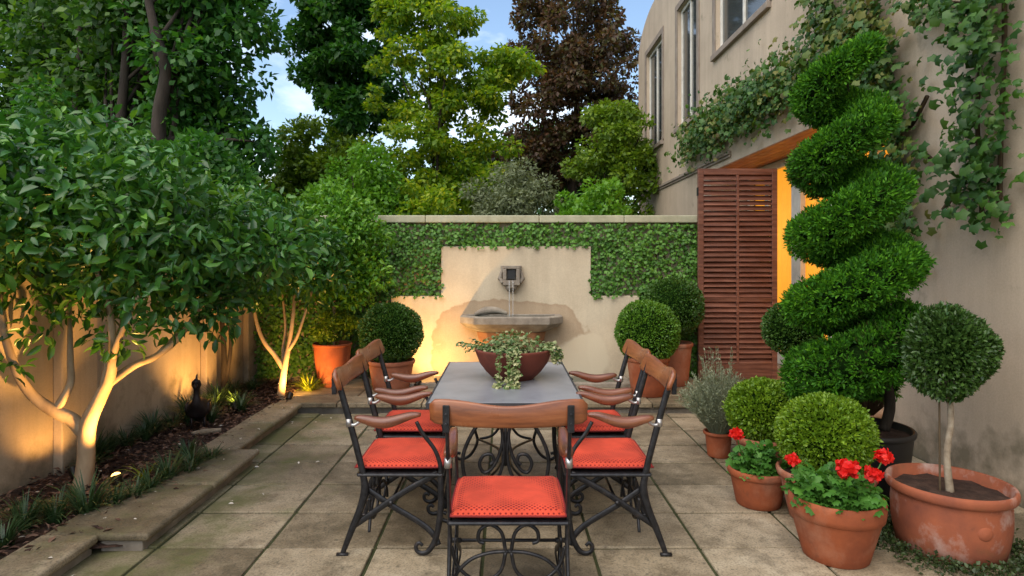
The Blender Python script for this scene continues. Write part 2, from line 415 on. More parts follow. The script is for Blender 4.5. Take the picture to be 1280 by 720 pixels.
def mat_water():
    m, nt, b, out = nmat('pool water')
    b.inputs['Base Color'].default_value = (.01, .035, .03, 1); b.inputs['Roughness'].default_value = .05; b.inputs['Specular IOR Level'].default_value = .8
    bump(nt, b, noise(nt, coords(nt), 14, 3), .12, .02)
    m2, nt2, b2, out2 = nmat('falling water')
    b2.inputs['Base Color'].default_value = (.8, .8, .8, 1); b2.inputs['Roughness'].default_value = .1; b2.inputs['Transmission Weight'].default_value = .7; b2.inputs['IOR'].default_value = 1.33
    return m, m2
M['water'], M['stream'] = mat_water()


# ------------------------------------------------------------------ camera, world, light
cam = bpy.data.cameras.new('camera'); co = bpy.data.objects.new('camera', cam); COL.objects.link(co)
co.location = (0, 0, H); co.rotation_euler = (R(90), 0, 0)
cam.sensor_width = 36; cam.lens = F / 1280 * 36; cam.shift_x = (640 - CX) / 1280; cam.shift_y = -(360 - CY) / 1280
cam.clip_start = .05; cam.clip_end = 2000
scene.camera = co

EL, ROT = R(52), R(215)
w = bpy.data.worlds.new('World'); scene.world = w; w.use_nodes = True
nt = w.node_tree; bg = nt.nodes['Background']
sky = nt.nodes.new('ShaderNodeTexSky'); sky.sky_type = 'NISHITA'; sky.sun_disc = False; sky.sun_elevation = EL; sky.sun_rotation = ROT
sky.air_density = 1.2; sky.dust_density = .6; sky.ozone_density = 1.5
tc = nt.nodes.new('ShaderNodeTexCoord')
mp = nt.nodes.new('ShaderNodeMapping'); mp.inputs['Scale'].default_value = (1, 1, 2.2); nt.links.new(tc.outputs['Generated'], mp.inputs[0])
cn = nt.nodes.new('ShaderNodeTexNoise'); cn.inputs['Scale'].default_value = 3.0; cn.inputs['Detail'].default_value = 8; cn.inputs['Roughness'].default_value = .55
nt.links.new(mp.outputs[0], cn.inputs['Vector'])
cf = ramp(nt, cn.outputs[0], [(.45, 0), (.70, .85)])
nt.links.new(mixc(nt, cf, sky.outputs[0], (9.0, 9.2, 9.6)), bg.inputs[0])
bg.inputs[1].default_value = 0.10

sun = bpy.data.lights.new('sun', 'SUN'); so = bpy.data.objects.new('sun', sun); COL.objects.link(so)
sd = Vector((math.sin(ROT) * math.cos(EL), math.cos(ROT) * math.cos(EL), math.sin(EL)))
so.rotation_euler = sd.to_track_quat('Z', 'Y').to_euler(); so.location = (0, -5, 12)
sun.energy = 1.5; sun.angle = R(75); sun.color = (1, .86, .66)

vs = scene.view_settings
scene.display_settings.display_device = 'sRGB'
vs.view_transform = 'Standard'; vs.look = 'None'; vs.gamma = 1; vs.use_curve_mapping = False; vs.exposure = 1.2

def uplight(loc, target, watts, label, size=R(95), blend=.7, dome=False, col=(1, .50, .13), group='warm garden uplights'):
    root = empty('garden_uplight', loc, 0, label, 'lamp', group)
    d = (Vector(target) - Vector(loc)).normalized()
    q = d.to_track_quat('Z', 'Y').to_matrix().to_4x4()
    m = MB(); m.tube([(0, 0, -.06), (0, 0, .05)], [.006, .009], 8); m.build('spike', M['lampbody'], root)
    m = MB(); m.lathe([(.0, -.045), (.028, -.045), (.03, -.03), (.034, .03), (.034, .03), (.031, .03), (.029, .012)], 20)
    b = m.build('lamp_body', M['lampbody'], root, (0, 0, .07), smooth=True); b.rotation_euler = q.to_euler()
    m = MB(); m.lathe([(.001, .046), (.014, .043), (.024, .037), (.0285, .028)] if dome else [(.001, .016), (.0285, .012)], 20)
    l = m.build('lens', M['lamplens'], b)
    ld = bpy.data.lights.new('uplight', 'SPOT'); ld.energy = watts; ld.color = col; ld.spot_size = size; ld.spot_blend = blend; ld.shadow_soft_size = .025
    lo = bpy.data.objects.new('uplight', ld); COL.objects.link(lo); lo.parent = root
    lo.location = Vector((0, 0, .07)) + d * .05
    lo.rotation_euler = (-d).to_track_quat('Z', 'Y').to_euler()
    return root


# ------------------------------------------------------------------ ground, patio, terrace, bed
m = MB(); m.add([(-400, -200, -.12), (400, -200, -.12), (400, 900, -.12), (-400, 900, -.12)], [(0, 1, 2, 3)])
tag(m.build('ground', M['joint']), kind='structure')
m = MB(); m.box(-2.6, 3.28, -1, 6.3, -.11, -.012); tag(m.build('patio_bed', M['joint']), kind='structure')

m = MB()
SX = [-2.48, -1.89, -1.30, -.71, -.12, .47, 1.05, 1.64, 2.22, 2.80, 3.27]
SY = [-.88, -.41, .06, .53, .99, 1.46, 1.93, 2.40, 2.87, 3.34, 3.81, 4.29, 4.76, 5.22, 5.69, 6.15, 6.30]
for i in range(len(SX) - 1):
    for j in range(len(SY) - 1):
        g = .009
        x0, x1, y0, y1 = SX[i] + g, SX[i + 1] - g, SY[j] + g, SY[j + 1] - g
        z = random.uniform(-.004, .003)
        mm = Matrix.Translation(((x0 + x1) / 2, (y0 + y1) / 2, z)) @ Matrix.Rotation(random.uniform(-.006, .006), 4, 'X') @ Matrix.Rotation(random.uniform(-.006, .006), 4, 'Y') @ Matrix.Rotation(random.uniform(-.006, .006), 4, 'Z')
        m.box(-(x1 - x0) / 2, (x1 - x0) / 2, -(y1 - y0) / 2, (y1 - y0) / 2, -.05, 0, mm)
tag(m.build('patio', M['paving'], bevel=.007), kind='structure')

# raised terrace with stone nosing
m = MB(); m.box(-2.35, 3.27, 6.36, 8.0, -.11, .05); tag(m.build('step', M['stone']), kind='structure')
m = MB()
for j, (y0, y1) in enumerate([(6.30, 6.66), (6.66, 7.10), (7.10, 7.68)]):
    x = -2.36
    while x < 3.2:
        wd = random.uniform(.62, .9); x1 = min(x + wd, 3.26)
        if 3.26 - x1 < .25: x1 = 3.26
        m.box(x + .005, x1 - .005, y0 + .005, y1 - .005, .052, .10 + random.uniform(-.002, .002)); x = x1
tag(m.build('terrace', M['terrace'], bevel=.009), kind='structure')

# raised bed: soil, low edging wall with coping
nx, ny = 26, 110
V = []; Fc = []
for j in range(ny + 1):
    for i in range(nx + 1):
        x = -3.2 + 1.2 * i / nx; y = .5 + 7.3 * j / ny
        z = .055 + .022 * math.sin(3.1 * x + 1.3 * y) * math.sin(2.3 * y) + random.uniform(-.012, .012)
        if x > -2.3: z = min(z, .045)
        V.append((x, y, z))
for j in range(ny):
    for i in range(nx):
        a = j * (nx + 1) + i; Fc.append((a, a + 1, a + nx + 2, a + nx + 1))
# keep soil inside the edging
def edge_x(y): return -2.3 if y < 3.27 else (-2.05 if y < 4.77 else -2.24)
V = [(min(x, edge_x(y)), y, z) for x, y, z in V]
me = bpy.data.meshes.new('soil'); me.from_pydata(V, [], Fc); me.update()
tag(link('soil', me, M['soil'], smooth=True), kind='structure')

lw = empty('low_wall', (-2.1, 4.0, 0), 0, 'low mossy stone edging with stepped corners and slab coping round the planted bed', 'edging')
off = Vector((2.1, -4.0, 0))
segs = [(-2.15, .4, 3.27), (-1.90, 3.27, 4.77), (-2.08, 4.77, 6.30)]
m = MB(); base = MB()
def cb(mm, x0, x1, y0, y1, z0, z1): mm.box(x0 + off.x, x1 + off.x, y0 + off.y, y1 + off.y, z0, z1)
for k, (x, y0, y1) in enumerate(segs):
    cb(base, x - .27, x - .045, y0 + (.03 if k == 1 else 0), y1 - (.03 if k == 1 else 0), -.05, .055)
    ya = y0 + (.0 if k != 2 else .0)
    n = max(2, int((y1 - y0) / .62)); 
    for q in range(n):
        a = y0 + (y1 - y0) * q / n; b_ = y0 + (y1 - y0) * (q + 1) / n
        x0 = x - .31
        if k == 1 and q == 0: x0 = -2.46
        if k == 1 and q == n - 1: x0 = -2.39
        cb(m, x0, x + random.uniform(-.004, .004), a + .004, b_ - .004, .058, .104 + random.uniform(-.003, .003))
base.build('wall_base', M['stone'], lw, bevel=.006)
m.build('coping', M['coping'], lw, bevel=.018, segs=4)

# bark chips and fallen petals
n = 5200
P = np.c_[rng.uniform(-3.15, -2.1, n), rng.uniform(2.2, 7.6, n), np.full(n, .075)]
P = P[[p[0] < edge_x(p[1]) - .02 for p in P]]
n = len(P); P[:, 2] += rng.uniform(-.015, .025, n)
ax = unit(np.c_[rng.normal(size=(n, 2)), rng.normal(size=n) * .25]); nr = unit(np.c_[rng.normal(size=(n, 2)) * .35, np.ones(n)])
tag(leaves('bark_mulch', T_FOLD, P, ax, nr, rng.uniform(.02, .075, n), rng.uniform(.012, .03, n), M['chip']), 'brown bark chips covering the planted bed', 'mulch', kind='stuff')
n = 150
P = np.c_[rng.uniform(-3.1, -1.4, n), rng.uniform(2.6, 6.2, n), np.zeros(n)]
P[:, 2] = [(.1 if x < edge_x(y) else (.112 if x < edge_x(y) + .14 else .012)) for x, y, _ in P]
P = P[(P[:, 0] < -2.0) | (rng.uniform(size=n) < .25)]; n = len(P)
ax = unit(np.c_[rng.normal(size=(n, 2)), rng.normal(size=n) * .2]); nr = unit(np.c_[rng.normal(size=(n, 2)) * .3, np.ones(n)])
tag(leaves('fallen_petals', T_LEAF, P, ax, nr, rng.uniform(.018, .04, n), rng.uniform(.012, .022, n), M['petal']), 'pale fallen petals scattered over the bed and coping', 'petals', kind='stuff')


# ------------------------------------------------------------------ walls
gw = empty('garden_wall', (0, 7.7, 0), 0, 'rendered back wall with pale stepped fountain panel under a flat stone coping', 'wall')
m = MB(); m.box(-3.4, 3.295, .03, .3, -.1, 2.03); m.build('wall', M['gardenwall'], gw)
m = MB()
xx = -3.42
while xx < 3.28:
    x1 = min(xx + random.uniform(1.0, 1.5), 3.295); m.box(xx + .002, x1 - .002, -.06, .36, 2.033, 2.125); xx = x1
m.build('coping', M['wallcoping'], gw, bevel=.012)
m = MB()
pv = [(-1.42, 0), (1.66, 0), (1.66, 1.125), (1.06, 1.125), (1.06, 1.74), (-.80, 1.74), (-.80, 1.125), (-1.42, 1.125)]
m.add([(x, -.05, z + .06) if z == 0 else (x, -.05, z) for x, z in pv] + [(x, .028, z + .06) if z == 0 else (x, .028, z) for x, z in pv],
      [tuple(range(8))] + [(i, i + 8, (i + 1) % 8 + 8, (i + 1) % 8) for i in range(8)])
m.build('fountain_panel', M['panel'], gw, bevel=.008)

bw = empty('boundary_wall', (-3.2, 4.5, 0), 0, 'rendered side wall with pilasters running behind the lemon trees', 'wall')
m = MB(); m.box(-.28, 0, -5.5, 3.2, -.1, 1.72); m.build('wall', M['leftwall'], bw)
m = MB()
for y in (-2.3, -.15, 1.95, 3.0): m.box(.002, .07, y, y + .38, -.1, 1.72)
m.build('pilaster', M['leftwall'], bw, bevel=.008)
m = MB()
for k in range(8): m.box(-.32, .11, -5.5 + k * 1.0875 + .003, -5.5 + (k + 1) * 1.0875 - .003, 1.723, 1.80)
m.build('coping', M['wallcoping'], bw, bevel=.01)

# ------------------------------------------------------------------ house
X0 = 3.3
hs = empty('house', (X0, 8, 0), 0, 'two storey stucco house with louvred shutter doors and upper windows along the right', 'house')
def H_(x, y, z): return (x - X0, y - 8, z)
openings = [(5.3, 9.9, .1, 3.0), (12.96, 14.4, 4.1, 6.35), (10.6, 11.8, 4.1, 6.35), (7.75, 9.66, 4.80, 6.35), (4.2, 5.9, 4.80, 6.35)]
depths = [.57, .2, .2, .2, .2]
ys = sorted({-3, 15.3} | {o[0] for o in openings} | {o[1] for o in openings})
zs = sorted({-.1, 6.5} | {o[2] for o in openings} | {o[3] for o in openings})
m = MB()
for a, b in zip(ys, ys[1:]):
    for c, d in zip(zs, zs[1:]):
        if any(o[0] - 1e-6 <= a and b <= o[1] + 1e-6 and o[2] - 1e-6 <= c and d <= o[3] + 1e-6 for o in openings): continue
        m.add([H_(X0, a, c), H_(X0, b, c), H_(X0, b, d), H_(X0, a, d)], [(0, 3, 2, 1)])
for o, dp in zip(openings, depths):
    a, b, c, d = o
    q = [(a, c), (b, c), (b, d), (a, d)]
    for i in range(4):
        if dp > .5 and i == 2: continue
        p, r = q[i], q[(i + 1) % 4]
        m.add([H_(X0, *p), H_(X0, *r), H_(X0 + dp, *r), H_(X0 + dp, *p)], [(0, 1, 2, 3)])
# parapet with rounded far end
top = []
for i in range(41):
    y = -3 + 18.3 * i / 40
    top.append((y, 7.35))
top = [(-3, 7.35), (13.6, 7.35)] + [(13.6 + 1.7 * math.sin(t), 6.5 + .85 * math.cos(t)) for t in [math.pi / 2 * k / 10 for k in range(1, 10)]] + [(15.3, 6.5)]
for (a, za), (b, zb) in zip(top, top[1:]):
    if zb > 6.501 or za > 6.501:
        m.add([H_(X0, a, 6.5), H_(X0, b, 6.5), H_(X0, b, zb), H_(X0, a, za)], [(0, 3, 2, 1)])
        m.add([H_(X0, a, za), H_(X0, b, zb), H_(X0 + .3, b, zb), H_(X0 + .3, a, za)], [(0, 1, 2, 3)])
m.add([H_(X0, 15.3, -.1), H_(X0 + 6, 15.3, -.1), H_(X0 + 6, 15.3, 6.5), H_(X0, 15.3, 6.5)], [(0, 1, 2, 3)])
m.add([H_(X0, -3, -.1), H_(X0 + 6, -3, -.1), H_(X0 + 6, -3, 6.5), H_(X0, -3, 6.5)], [(0, 3, 2, 1)])
m.add([H_(X0 + 6, -3, -.1), H_(X0 + 6, 15.3, -.1), H_(X0 + 6, 15.3, 6.5), H_(X0 + 6, -3, 6.5)], [(0, 3, 2, 1)])
# back of the door recess
m.build('wall', M['house'], hs)
m = MB(); m.box(.3, 6, -11, 7.3, 6.45, 6.6); m.build('roof', M['trim'], hs)
# soffit
m = MB()
for k in range(6): m.box(.002 + k * .095, .002 + (k + 1) * .095 - .004, -2.7, 1.9, 2.985, 3.03)
m.build('soffit', M['soffit'], hs, bevel=.002)
# string course
m = MB(); m.box(-.05, -.002, 1.0, 7.3, 3.12, 3.17); m.box(-.028, -.002, 1.0, 7.3, 3.08, 3.118); m.build('string_course', M['trim'], hs, bevel=.006)
# windows
for (a, b, c, d) in openings[1:]:
    fr = MB()
    fx = X0 + .06; t = .07
    fr.box(*[v for p in (((fx - X0), fx + .06 - X0), (a + .003 - 8, a + t - 8), (c + .003, d - .003)) for v in p])
    fr.box(fx - X0, fx + .06 - X0, b - t - 8, b - .003 - 8, c + .003, d - .003)
    mid = (a + b) / 2
    fr.box(fx - X0, fx + .06 - X0, mid - .03 - 8, mid + .03 - 8, c + t, d - t)
    fr.box(fx - X0, fx + .06 - X0, a + t - 8, b - t - 8, c + .003, c + t); fr.box(fx - X0, fx + .06 - X0, a + t - 8, b - t - 8, d - t, d - .003)
    wn = fr.build('window', M['white'], hs, bevel=.006)
    p = MB(); p.box(fx + .025 - X0, fx + .035 - X0, a + t - 8 + .001, b - t - 8 - .001, c + t + .001, d - t - .001); p.build('pane', M['glass'], wn)
    s = MB(); s.box(-.06, .055, a - .1 - 8, b + .1 - 8, c - .09, c - .003); s.build('sill', M['trim'], wn, bevel=.008)
    q = MB()
    for y0, y1, z0, z1 in ((a - .13, a - .003, c - .003, d + .12), (b + .003, b + .13, c - .003, d + .12), (a - .003, b + .003, d + .003, d + .12)): q.box(-.022, -.002, y0 - 8, y1 - 8, z0, z1)
    q.build('window_surround', M['trim'], wn, bevel=.004)
# glazed doors in the recess
df = MB()
gx = .575
yy = [5.32, 6.45, 7.3, 8.10, 9.1, 9.88]
for y in yy: df.box(gx, gx + .07, y - 8, y + (.26 if y == 8.10 else .12) - 8 if y < 9.5 else y - .1 - 8, .1, 2.985)
df.box(gx + .003, gx + .067, -2.68, 1.88, 2.88, 2.983); df.box(gx + .003, gx + .067, -2.68, 1.88, .1, .28)
gd = df.build('glazed_door', M['white'], hs, bevel=.006)
m = MB()
m.loft([[(gx + .15 + .025 * math.sin(y * 26) + .01 * math.sin(y * 61) + d_, y, z) for d_, z in ((0, .1), (0, 2.97), (.006, 2.97), (.006, .1))] for y in np.linspace(-2.69, 1.89, 420)])
m.build('curtain', M['lit'], gd, smooth=True)

# folded louvred shutter, standing open across the end of the recess
sh = MB(); lv = MB()
SYp = 7.5 - 8
sx0, sx1, sz0, sz1 = 2.34 - X0, 3.30 - X0, .12, 2.68
xm = (sx0 + sx1) / 2
st = .065
sh.box(sx0, sx0 + st, SYp - .024, SYp + .024, sz0, sz1); sh.box(sx1 - st, sx1, SYp - .024, SYp + .024, sz0, sz1)
sh.box(xm - .016, xm + .016, SYp - .02, SYp + .02, sz0 + .19, sz1 - .075)
for z0, z1 in ((sz0, sz0 + .19), (sz1 - .075, sz1)): sh.box(sx0 + st, sx1 - st, SYp - .021, SYp + .021, z0, z1)
for x0, x1 in ((sx0 + st, xm - .016), (xm + .016, sx1 - st)):
    sh.box(x0, x1, SYp - .018, SYp + .018, 1.06, 1.115)
    for z0, z1 in ((sz0 + .19, 1.06), (1.115, sz1 - .075)):
        n = int((z1 - z0) / .062)
        for k in range(n):
            zc = z0 + (k + .5) * (z1 - z0) / n
            mm = Matrix.Translation(((x0 + x1) / 2, SYp, zc)) @ Matrix.Rotation(R(50 + random.uniform(-7, 7)), 4, 'X') @ Matrix.Rotation(random.uniform(-.012, .012), 4, 'Y')
            lv.box(-(x1 - x0) / 2 + .001, (x1 - x0) / 2 - .001, -.039, .039, -.0045, .0045, mm)
s_ = sh.build('shutter', M['shutter'], hs, bevel=.004); lv.build('louvres', M['shutter'], s_, bevel=.002)
for z in (.4, 1.2, 2.4):
    hg = MB(); hg.box(sx0 - .012, sx0 - .001, SYp - .03, SYp + .01, z - .05, z + .05); hg.build('hinge', M['iron'], s_)

# ------------------------------------------------------------------ fountain
fo = empty('wall_fountain', (.07, 7.65, .1), 0, 'stone wall fountain with a square spout pouring into a shallow basin', 'fountain')
m = MB()
def sq(x0, x1, z0, z1, y): return [(x0, y, z0), (x1, y, z0), (x1, y, z1), (x0, y, z1)]
m.box(-.13, .13, -.05, -.001, 1.17, 1.40)
m.box(-.105, .105, -.14, -.048, 1.16, 1.22); m.box(-.105, -.06, -.13, -.048, 1.22, 1.36); m.box(.06, .105, -.13, -.048, 1.22, 1.36); m.box(-.105, .105, -.13, -.048, 1.36, 1.40)
m.tube([(-.105, -.09, 1.19), (-.14, -.07, 1.24), (-.12, -.06, 1.33)], [.025, .03, .018], 8); m.tube([(.105, -.09, 1.19), (.14, -.07, 1.24), (.12, -.06, 1.33)], [.025, .03, .018], 8)
m.tube([(0, -.06, 1.15), (0, -.10, 1.10)], [.09, .05], 12)
sp = m.build('spout', M['stone'], fo, bevel=.008)
m = MB(); m.box(-.045, .045, -.10, -.052, 1.235, 1.35); m.build('opening', M['blackpot'], sp)
m = MB(); random.seed(3)
m.tube([(-.025, -.135, 1.215), (-.025, -.155, 1.17), (-.024, -.165, 1.0), (-.022, -.17, .72)], [.009, .007, .006, .008], 8, 4)
m.tube([(.02, -.135, 1.215), (.02, -.155, 1.17), (.02, -.165, 1.0), (.018, -.17, .72)], [.008, .006, .005, .007], 8, 4)
m.build('water_stream', M['stream'], fo, smooth=True)
# basin: half-octagonal trough
def oct_(w_, d_, z, y0=-.002): return [(-w_, y0, z), (-w_, -d_ * .55, z), (-w_ * .72, -d_, z), (w_ * .72, -d_, z), (w_, -d_ * .55, z), (w_, y0, z)]
m = MB()
m.loft([oct_(.42, .26, .60), oct_(.56, .37, .66), oct_(.60, .42, .70), oct_(.62, .44, .71), oct_(.62, .44, .79), oct_(.60, .425, .80), oct_(.54, .36, .80, -.06), oct_(.52, .34, .76, -.06)], cap=True)
m.tube([(-.45, -.06, .80), (-.32, -.05, .845), (-.18, -.05, .85), (-.05, -.05, .81)], [.02, .05, .04, .02], 10, 4)
m.build('basin', M['stone'], fo, bevel=.01)
m = MB(); m.add(oct_(.535, .355, .785, -.06), [(0, 1, 2, 3, 4, 5)]); m.build('basin_water', M['water'], fo)
m = MB()
m.loft([oct_(.24, .16, .0), oct_(.24, .16, .30), oct_(.34, .22, .42), oct_(.40, .25, .5), oct_(.42, .26, .598)]); m.build('pedestal', M['brick'], fo, bevel=.01)
# pool
po = empty('fountain_pool', (.12, 7.36, .1), 0, 'long low stone rimmed pool of dark green water at the foot of the fountain', 'pool')
m = MB()
m.box(-1.35, 1.35, -.30, -.20, -.002, .055); m.box(-1.35, -1.25, -.198, .27, -.002, .055); m.box(1.25, 1.35, -.198, .27, -.002, .055)
m.build('rim', M['stone'], po, bevel=.01)
m = MB(); m.box(-1.248, 1.248, -.199, .27, .0, .03); m.build('water', M['water'], po)


# ------------------------------------------------------------------ foliage builders
def ball_leaves(n, r, sz=.9, depth=.12, holes=True):
    d = rdir(n)
    rr = r * (1 - depth * rng.uniform(0, 1, n) ** 1.6)
    # slightly uneven clipping
    ph = rng.uniform(0, 6, 4)
    w_ = 1 + .022 * np.sin(d[:, 0] * 7 + ph[0]) * np.sin(d[:, 1] * 6 + ph[1]) + .018 * np.sin(d[:, 2] * 9 + d[:, 0] * 5 + ph[2]) + .03 * np.sin(d[:, 0] * 2 + ph[3]) + (rng.uniform(0, 1, n) > .985) * rng.uniform(.02, .09, n)
    P = d * (rr * w_)[:, None] * np.array([1, 1, sz])
    ax = unit(d * .9 + rdir(n) * .75 + np.array([0, 0, .15])); nr = unit(d * .4 + rdir(n) * .9 + np.array([0, 0, .4]))
    return P, ax, nr

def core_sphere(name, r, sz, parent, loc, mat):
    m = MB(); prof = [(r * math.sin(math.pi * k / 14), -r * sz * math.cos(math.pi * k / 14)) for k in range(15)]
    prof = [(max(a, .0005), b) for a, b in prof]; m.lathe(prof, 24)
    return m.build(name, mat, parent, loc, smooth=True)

def pot_mesh(r_top, r_bot, h, rim=.04, lip=.018, n=48, bulge=.0):
    m = MB()
    rm = lambda t: r_bot + (r_top - lip - r_bot) * t + bulge * math.sin(math.pi * t)
    m.lathe([(.001, .0), (r_bot * .96, 0), (r_bot, .006)] + [(rm(t), .006 + (h - rim - .006) * t) for t in (.25, .5, .75, 1)], n)
    return m
def rim_mesh(r_top, h, rim, lip, n=48):
    m = MB(); t = .022
    z0 = h - rim
    m.lathe([(r_top - lip - .004, z0 - .004), (r_top - lip * .35, z0 + .004), (r_top - .002, z0 + rim * .3), (r_top, z0 + rim * .7), (r_top - .006, h - .002), (r_top - t * .5, h), (r_top - t, h - .006), (r_top - t - .012, h - .09)], n)
    return m
def make_pot(root, r_top, r_bot, h, mat, rim=.045, lip=.018, bulge=0.0, soil=.045):
    p = pot_mesh(r_top, r_bot, h, rim, lip, bulge=bulge).build('pot', mat, root, smooth=True)
    rim_mesh(r_top, h, rim, lip).build('rim', mat, p, smooth=True)
    m = MB(); rs = r_top - .03
    rings = [[(rs * k / 5 * math.cos(2 * math.pi * j / 24) , rs * k / 5 * math.sin(2 * math.pi * j / 24), h - soil + random.uniform(-.008, .008)) for j in range(24)] for k in range(5, 0, -1)]
    m.loft(rings, cap=False); c = len(m.v); m.v.append((0, 0, h - soil)); m.f += [(96 + j, 96 + (j + 1) % 24, c) for j in range(24)]
    m.build('soil', M['soil'], root, smooth=True)
    return p

def box_ball(loc, r, zc, pot, label, leafmat='L_box', nl=9000, sz=.92, leaf=(.016, .026), group='clipped box balls in pots', trunk=True):
    root = empty('box_topiary', loc, random.uniform(0, 6), label, 'topiary', group)
    if pot: make_pot(root, *pot)
    m = MB(); m.tube([(0, 0, pot[2] - .06), (.01, 0, zc)], [.022, .016], 8); m.build('trunk', M['bark_dark'], root)
    P, ax, nr = ball_leaves(nl, r, sz)
    fo_ = leaves('foliage', T_FOLD, P, ax, nr, rng.uniform(*leaf, nl) * 1.25, rng.uniform(*leaf, nl) * .75, M[leafmat], root, (0, 0, zc))
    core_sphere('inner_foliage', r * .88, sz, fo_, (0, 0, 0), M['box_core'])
    return root

T = M['terra']
# back left and right pairs on the terrace
box_ball((-1.30, 7.0, .1), .36, .64, (.27, .2, .34, M['terra_pink'], .05), 'dark clipped box ball in a pink terracotta pot by the left end of the fountain', 'L_boxdark', 9000, .96)
box_ball((1.55, 6.72, .1), .345, .68, (.24, .175, .42, T, .05), 'round box ball in an orange pot at the terrace edge right of the fountain', 'L_box', 9000, .96)
box_ball((1.98, 7.28, .1), .34, .92, (.23, .17, .50, M['terra_pink'], .05), 'box ball half hidden between the back wall ivy and the shutter', 'L_boxdark', 8000, .98)
# front right group
box_ball((1.93, 3.72, 0), .27, .50, (.275, .20, .30, M['terra_pink'], .05), 'largest light green box ball directly behind the red geranium pot', 'L_boxlite', 14000, .9)
box_ball((1.89, 4.52, 0), .25, .46, (.21, .15, .28, M['terra_pink'], .05), 'smaller yellowish box ball beside the grey lavender', 'L_boxlite', 11000, .9)

# small ball topiary behind spiral (on a stem)
root = empty('ball_standard', (2.56, 5.5, 0), 0, 'little dark green ball on a stem peeping out left of the spiral conifer', 'topiary')
make_pot(root, .17, .12, .26, M['terra_pink'], .04)
m = MB(); m.tube([(0, 0, .2), (.01, 0, .5), (0, 0, .9)], [.016, .014, .012], 8); m.build('trunk', M['bark_pale'], root)
P, ax, nr = ball_leaves(5000, .24, 1.0)
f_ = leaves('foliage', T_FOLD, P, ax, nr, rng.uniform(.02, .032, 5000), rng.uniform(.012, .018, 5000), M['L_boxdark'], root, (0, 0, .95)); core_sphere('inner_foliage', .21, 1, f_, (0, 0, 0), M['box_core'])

# lollipop tree in the big pot
root = empty('lollipop_tree', (2.405, 3.34, 0), .3, 'small leaved lollipop tree on a thin pale stem in a wide whitened terracotta pot', 'potted tree')
p = make_pot(root, .30, .245, .365, M['terra_old'], .06, .03, .015, .06)
m = MB()
rm = Matrix.Rotation(R(-105), 4, 'Z')
m.lathe([(.0005, .012), (.018, .01), (.026, .004), (.028, 0)], 16)
bs = m.build('boss', M['terra_old'], p, smooth=True); bs.location = (.268 * math.cos(R(-110)), .268 * math.sin(R(-110)), .19); bs.rotation_euler = (R(90), 0, R(-20)); bs.scale = (1.4, 1.4, 1.2)
m = MB(); m.tube([(.01, 0, .28), (-.005, .01, .5), (.012, 0, .68), (0, 0, .88)], [.021, .017, .016, .014], 10, 4); m.build('trunk', M['bark_pale'], root, smooth=True)
m = MB(); m.tube([(-.028, .03, .28), (-.034, .03, .9)], .005, 8); m.build('stake', M['stem'], root)
nl = 8500
P, ax, nr = ball_leaves(nl, .215, 1.06, .3)
P *= (1 + .10 * np.sin(P[:, 0:1] * 17) * np.sin(P[:, 2:3] * 15 + 1) + .06 * np.sin(P[:, 1:2] * 21 + 2))
f_ = leaves('foliage', T_FOLD, P, ax, nr, rng.uniform(.02, .036, nl), rng.uniform(.012, .02, nl), M['L_lolly'], root, (0, 0, 1.06)); core_sphere('inner_foliage', .15, 1, f_, (0, 0, 0), M['box_core'])

# geraniums
def geranium(loc, pot, mat, flowers, label, spread, hgt, nl=420, rz=0):
    root = empty('potted_geranium', loc, rz, label, 'potted plant')
    make_pot(root, *pot)
    d = rdir(nl); d[:, 2] = np.abs(d[:, 2])
    rr = rng.uniform(.25, 1, nl) ** .6
    P = d * rr[:, None] * np.array([spread, spread, hgt]) + np.array([0, 0, pot[2] - .03])
    ax = unit(d * np.array([1, 1, .2]) + rdir(nl) * .5); nr = unit(d * .5 + rdir(nl) * .45 + np.array([0, 0, .9]))
    s_ = rng.uniform(.035, .07, nl)
    leaves('leaves', T_GER, P, ax, nr, s_, s_ * 1.1, M[mat], root)
    st = MB()
    for k in range(40):
        q = P[rng.integers(nl)]; st.tube([(q[0] * .2, q[1] * .2, pot[2] - .06), (q[0] * .6, q[1] * .6, pot[2] + .3 * (q[2] - pot[2])), tuple(q)], .003, 5)
    for (x, y, z, r) in flowers: st.tube([(x * .3, y * .3, pot[2] - .03), (x * .8, y * .8, (pot[2] + z) / 2), (x, y, z)], .0035, 5, 3)
    st.build('stems', M['L_ger'], root)
    for (x, y, z, r) in flowers:
        n = 110; d = rdir(n); d[:, 2] = d[:, 2] * .8 + .1
        Pp = np.array([x, y, z]) + d * r * rng.uniform(.45, .9, n)[:, None]
        leaves('flower', T_LEAF, Pp, unit(d * .4 + rdir(n)), unit(d + rdir(n) * .5), r * rng.uniform(.55, .8, n), r * rng.uniform(.5, .7, n), M['L_red'], root)
    return root
gp = Vector((1.74, 3.25, 0))
def fl(px, py, y, r, base=gp):
    return ((px - CX) * y / F - base.x, y - base.y, H - (py - CY) * y / F, r)
geranium(gp, (.236, .16, .325, T, .10), 'L_ger', [fl(1060, 587, 3.15, .052), fl(1091, 594, 3.2, .04), fl(1105, 571, 3.3, .04), fl(991, 575, 3.3, .032)],
         'terracotta pot of geraniums with four red flower heads nearest the camera', .225, .16, 400)
gp2 = Vector((1.62, 3.95, 0))
geranium(gp2, (.19, .135, .235, T, .05), 'L_ger', [fl(921, 543, 3.85, .036, gp2)], 'smaller terracotta pot of leafy geranium with a single red flower', .17, .17, 260)

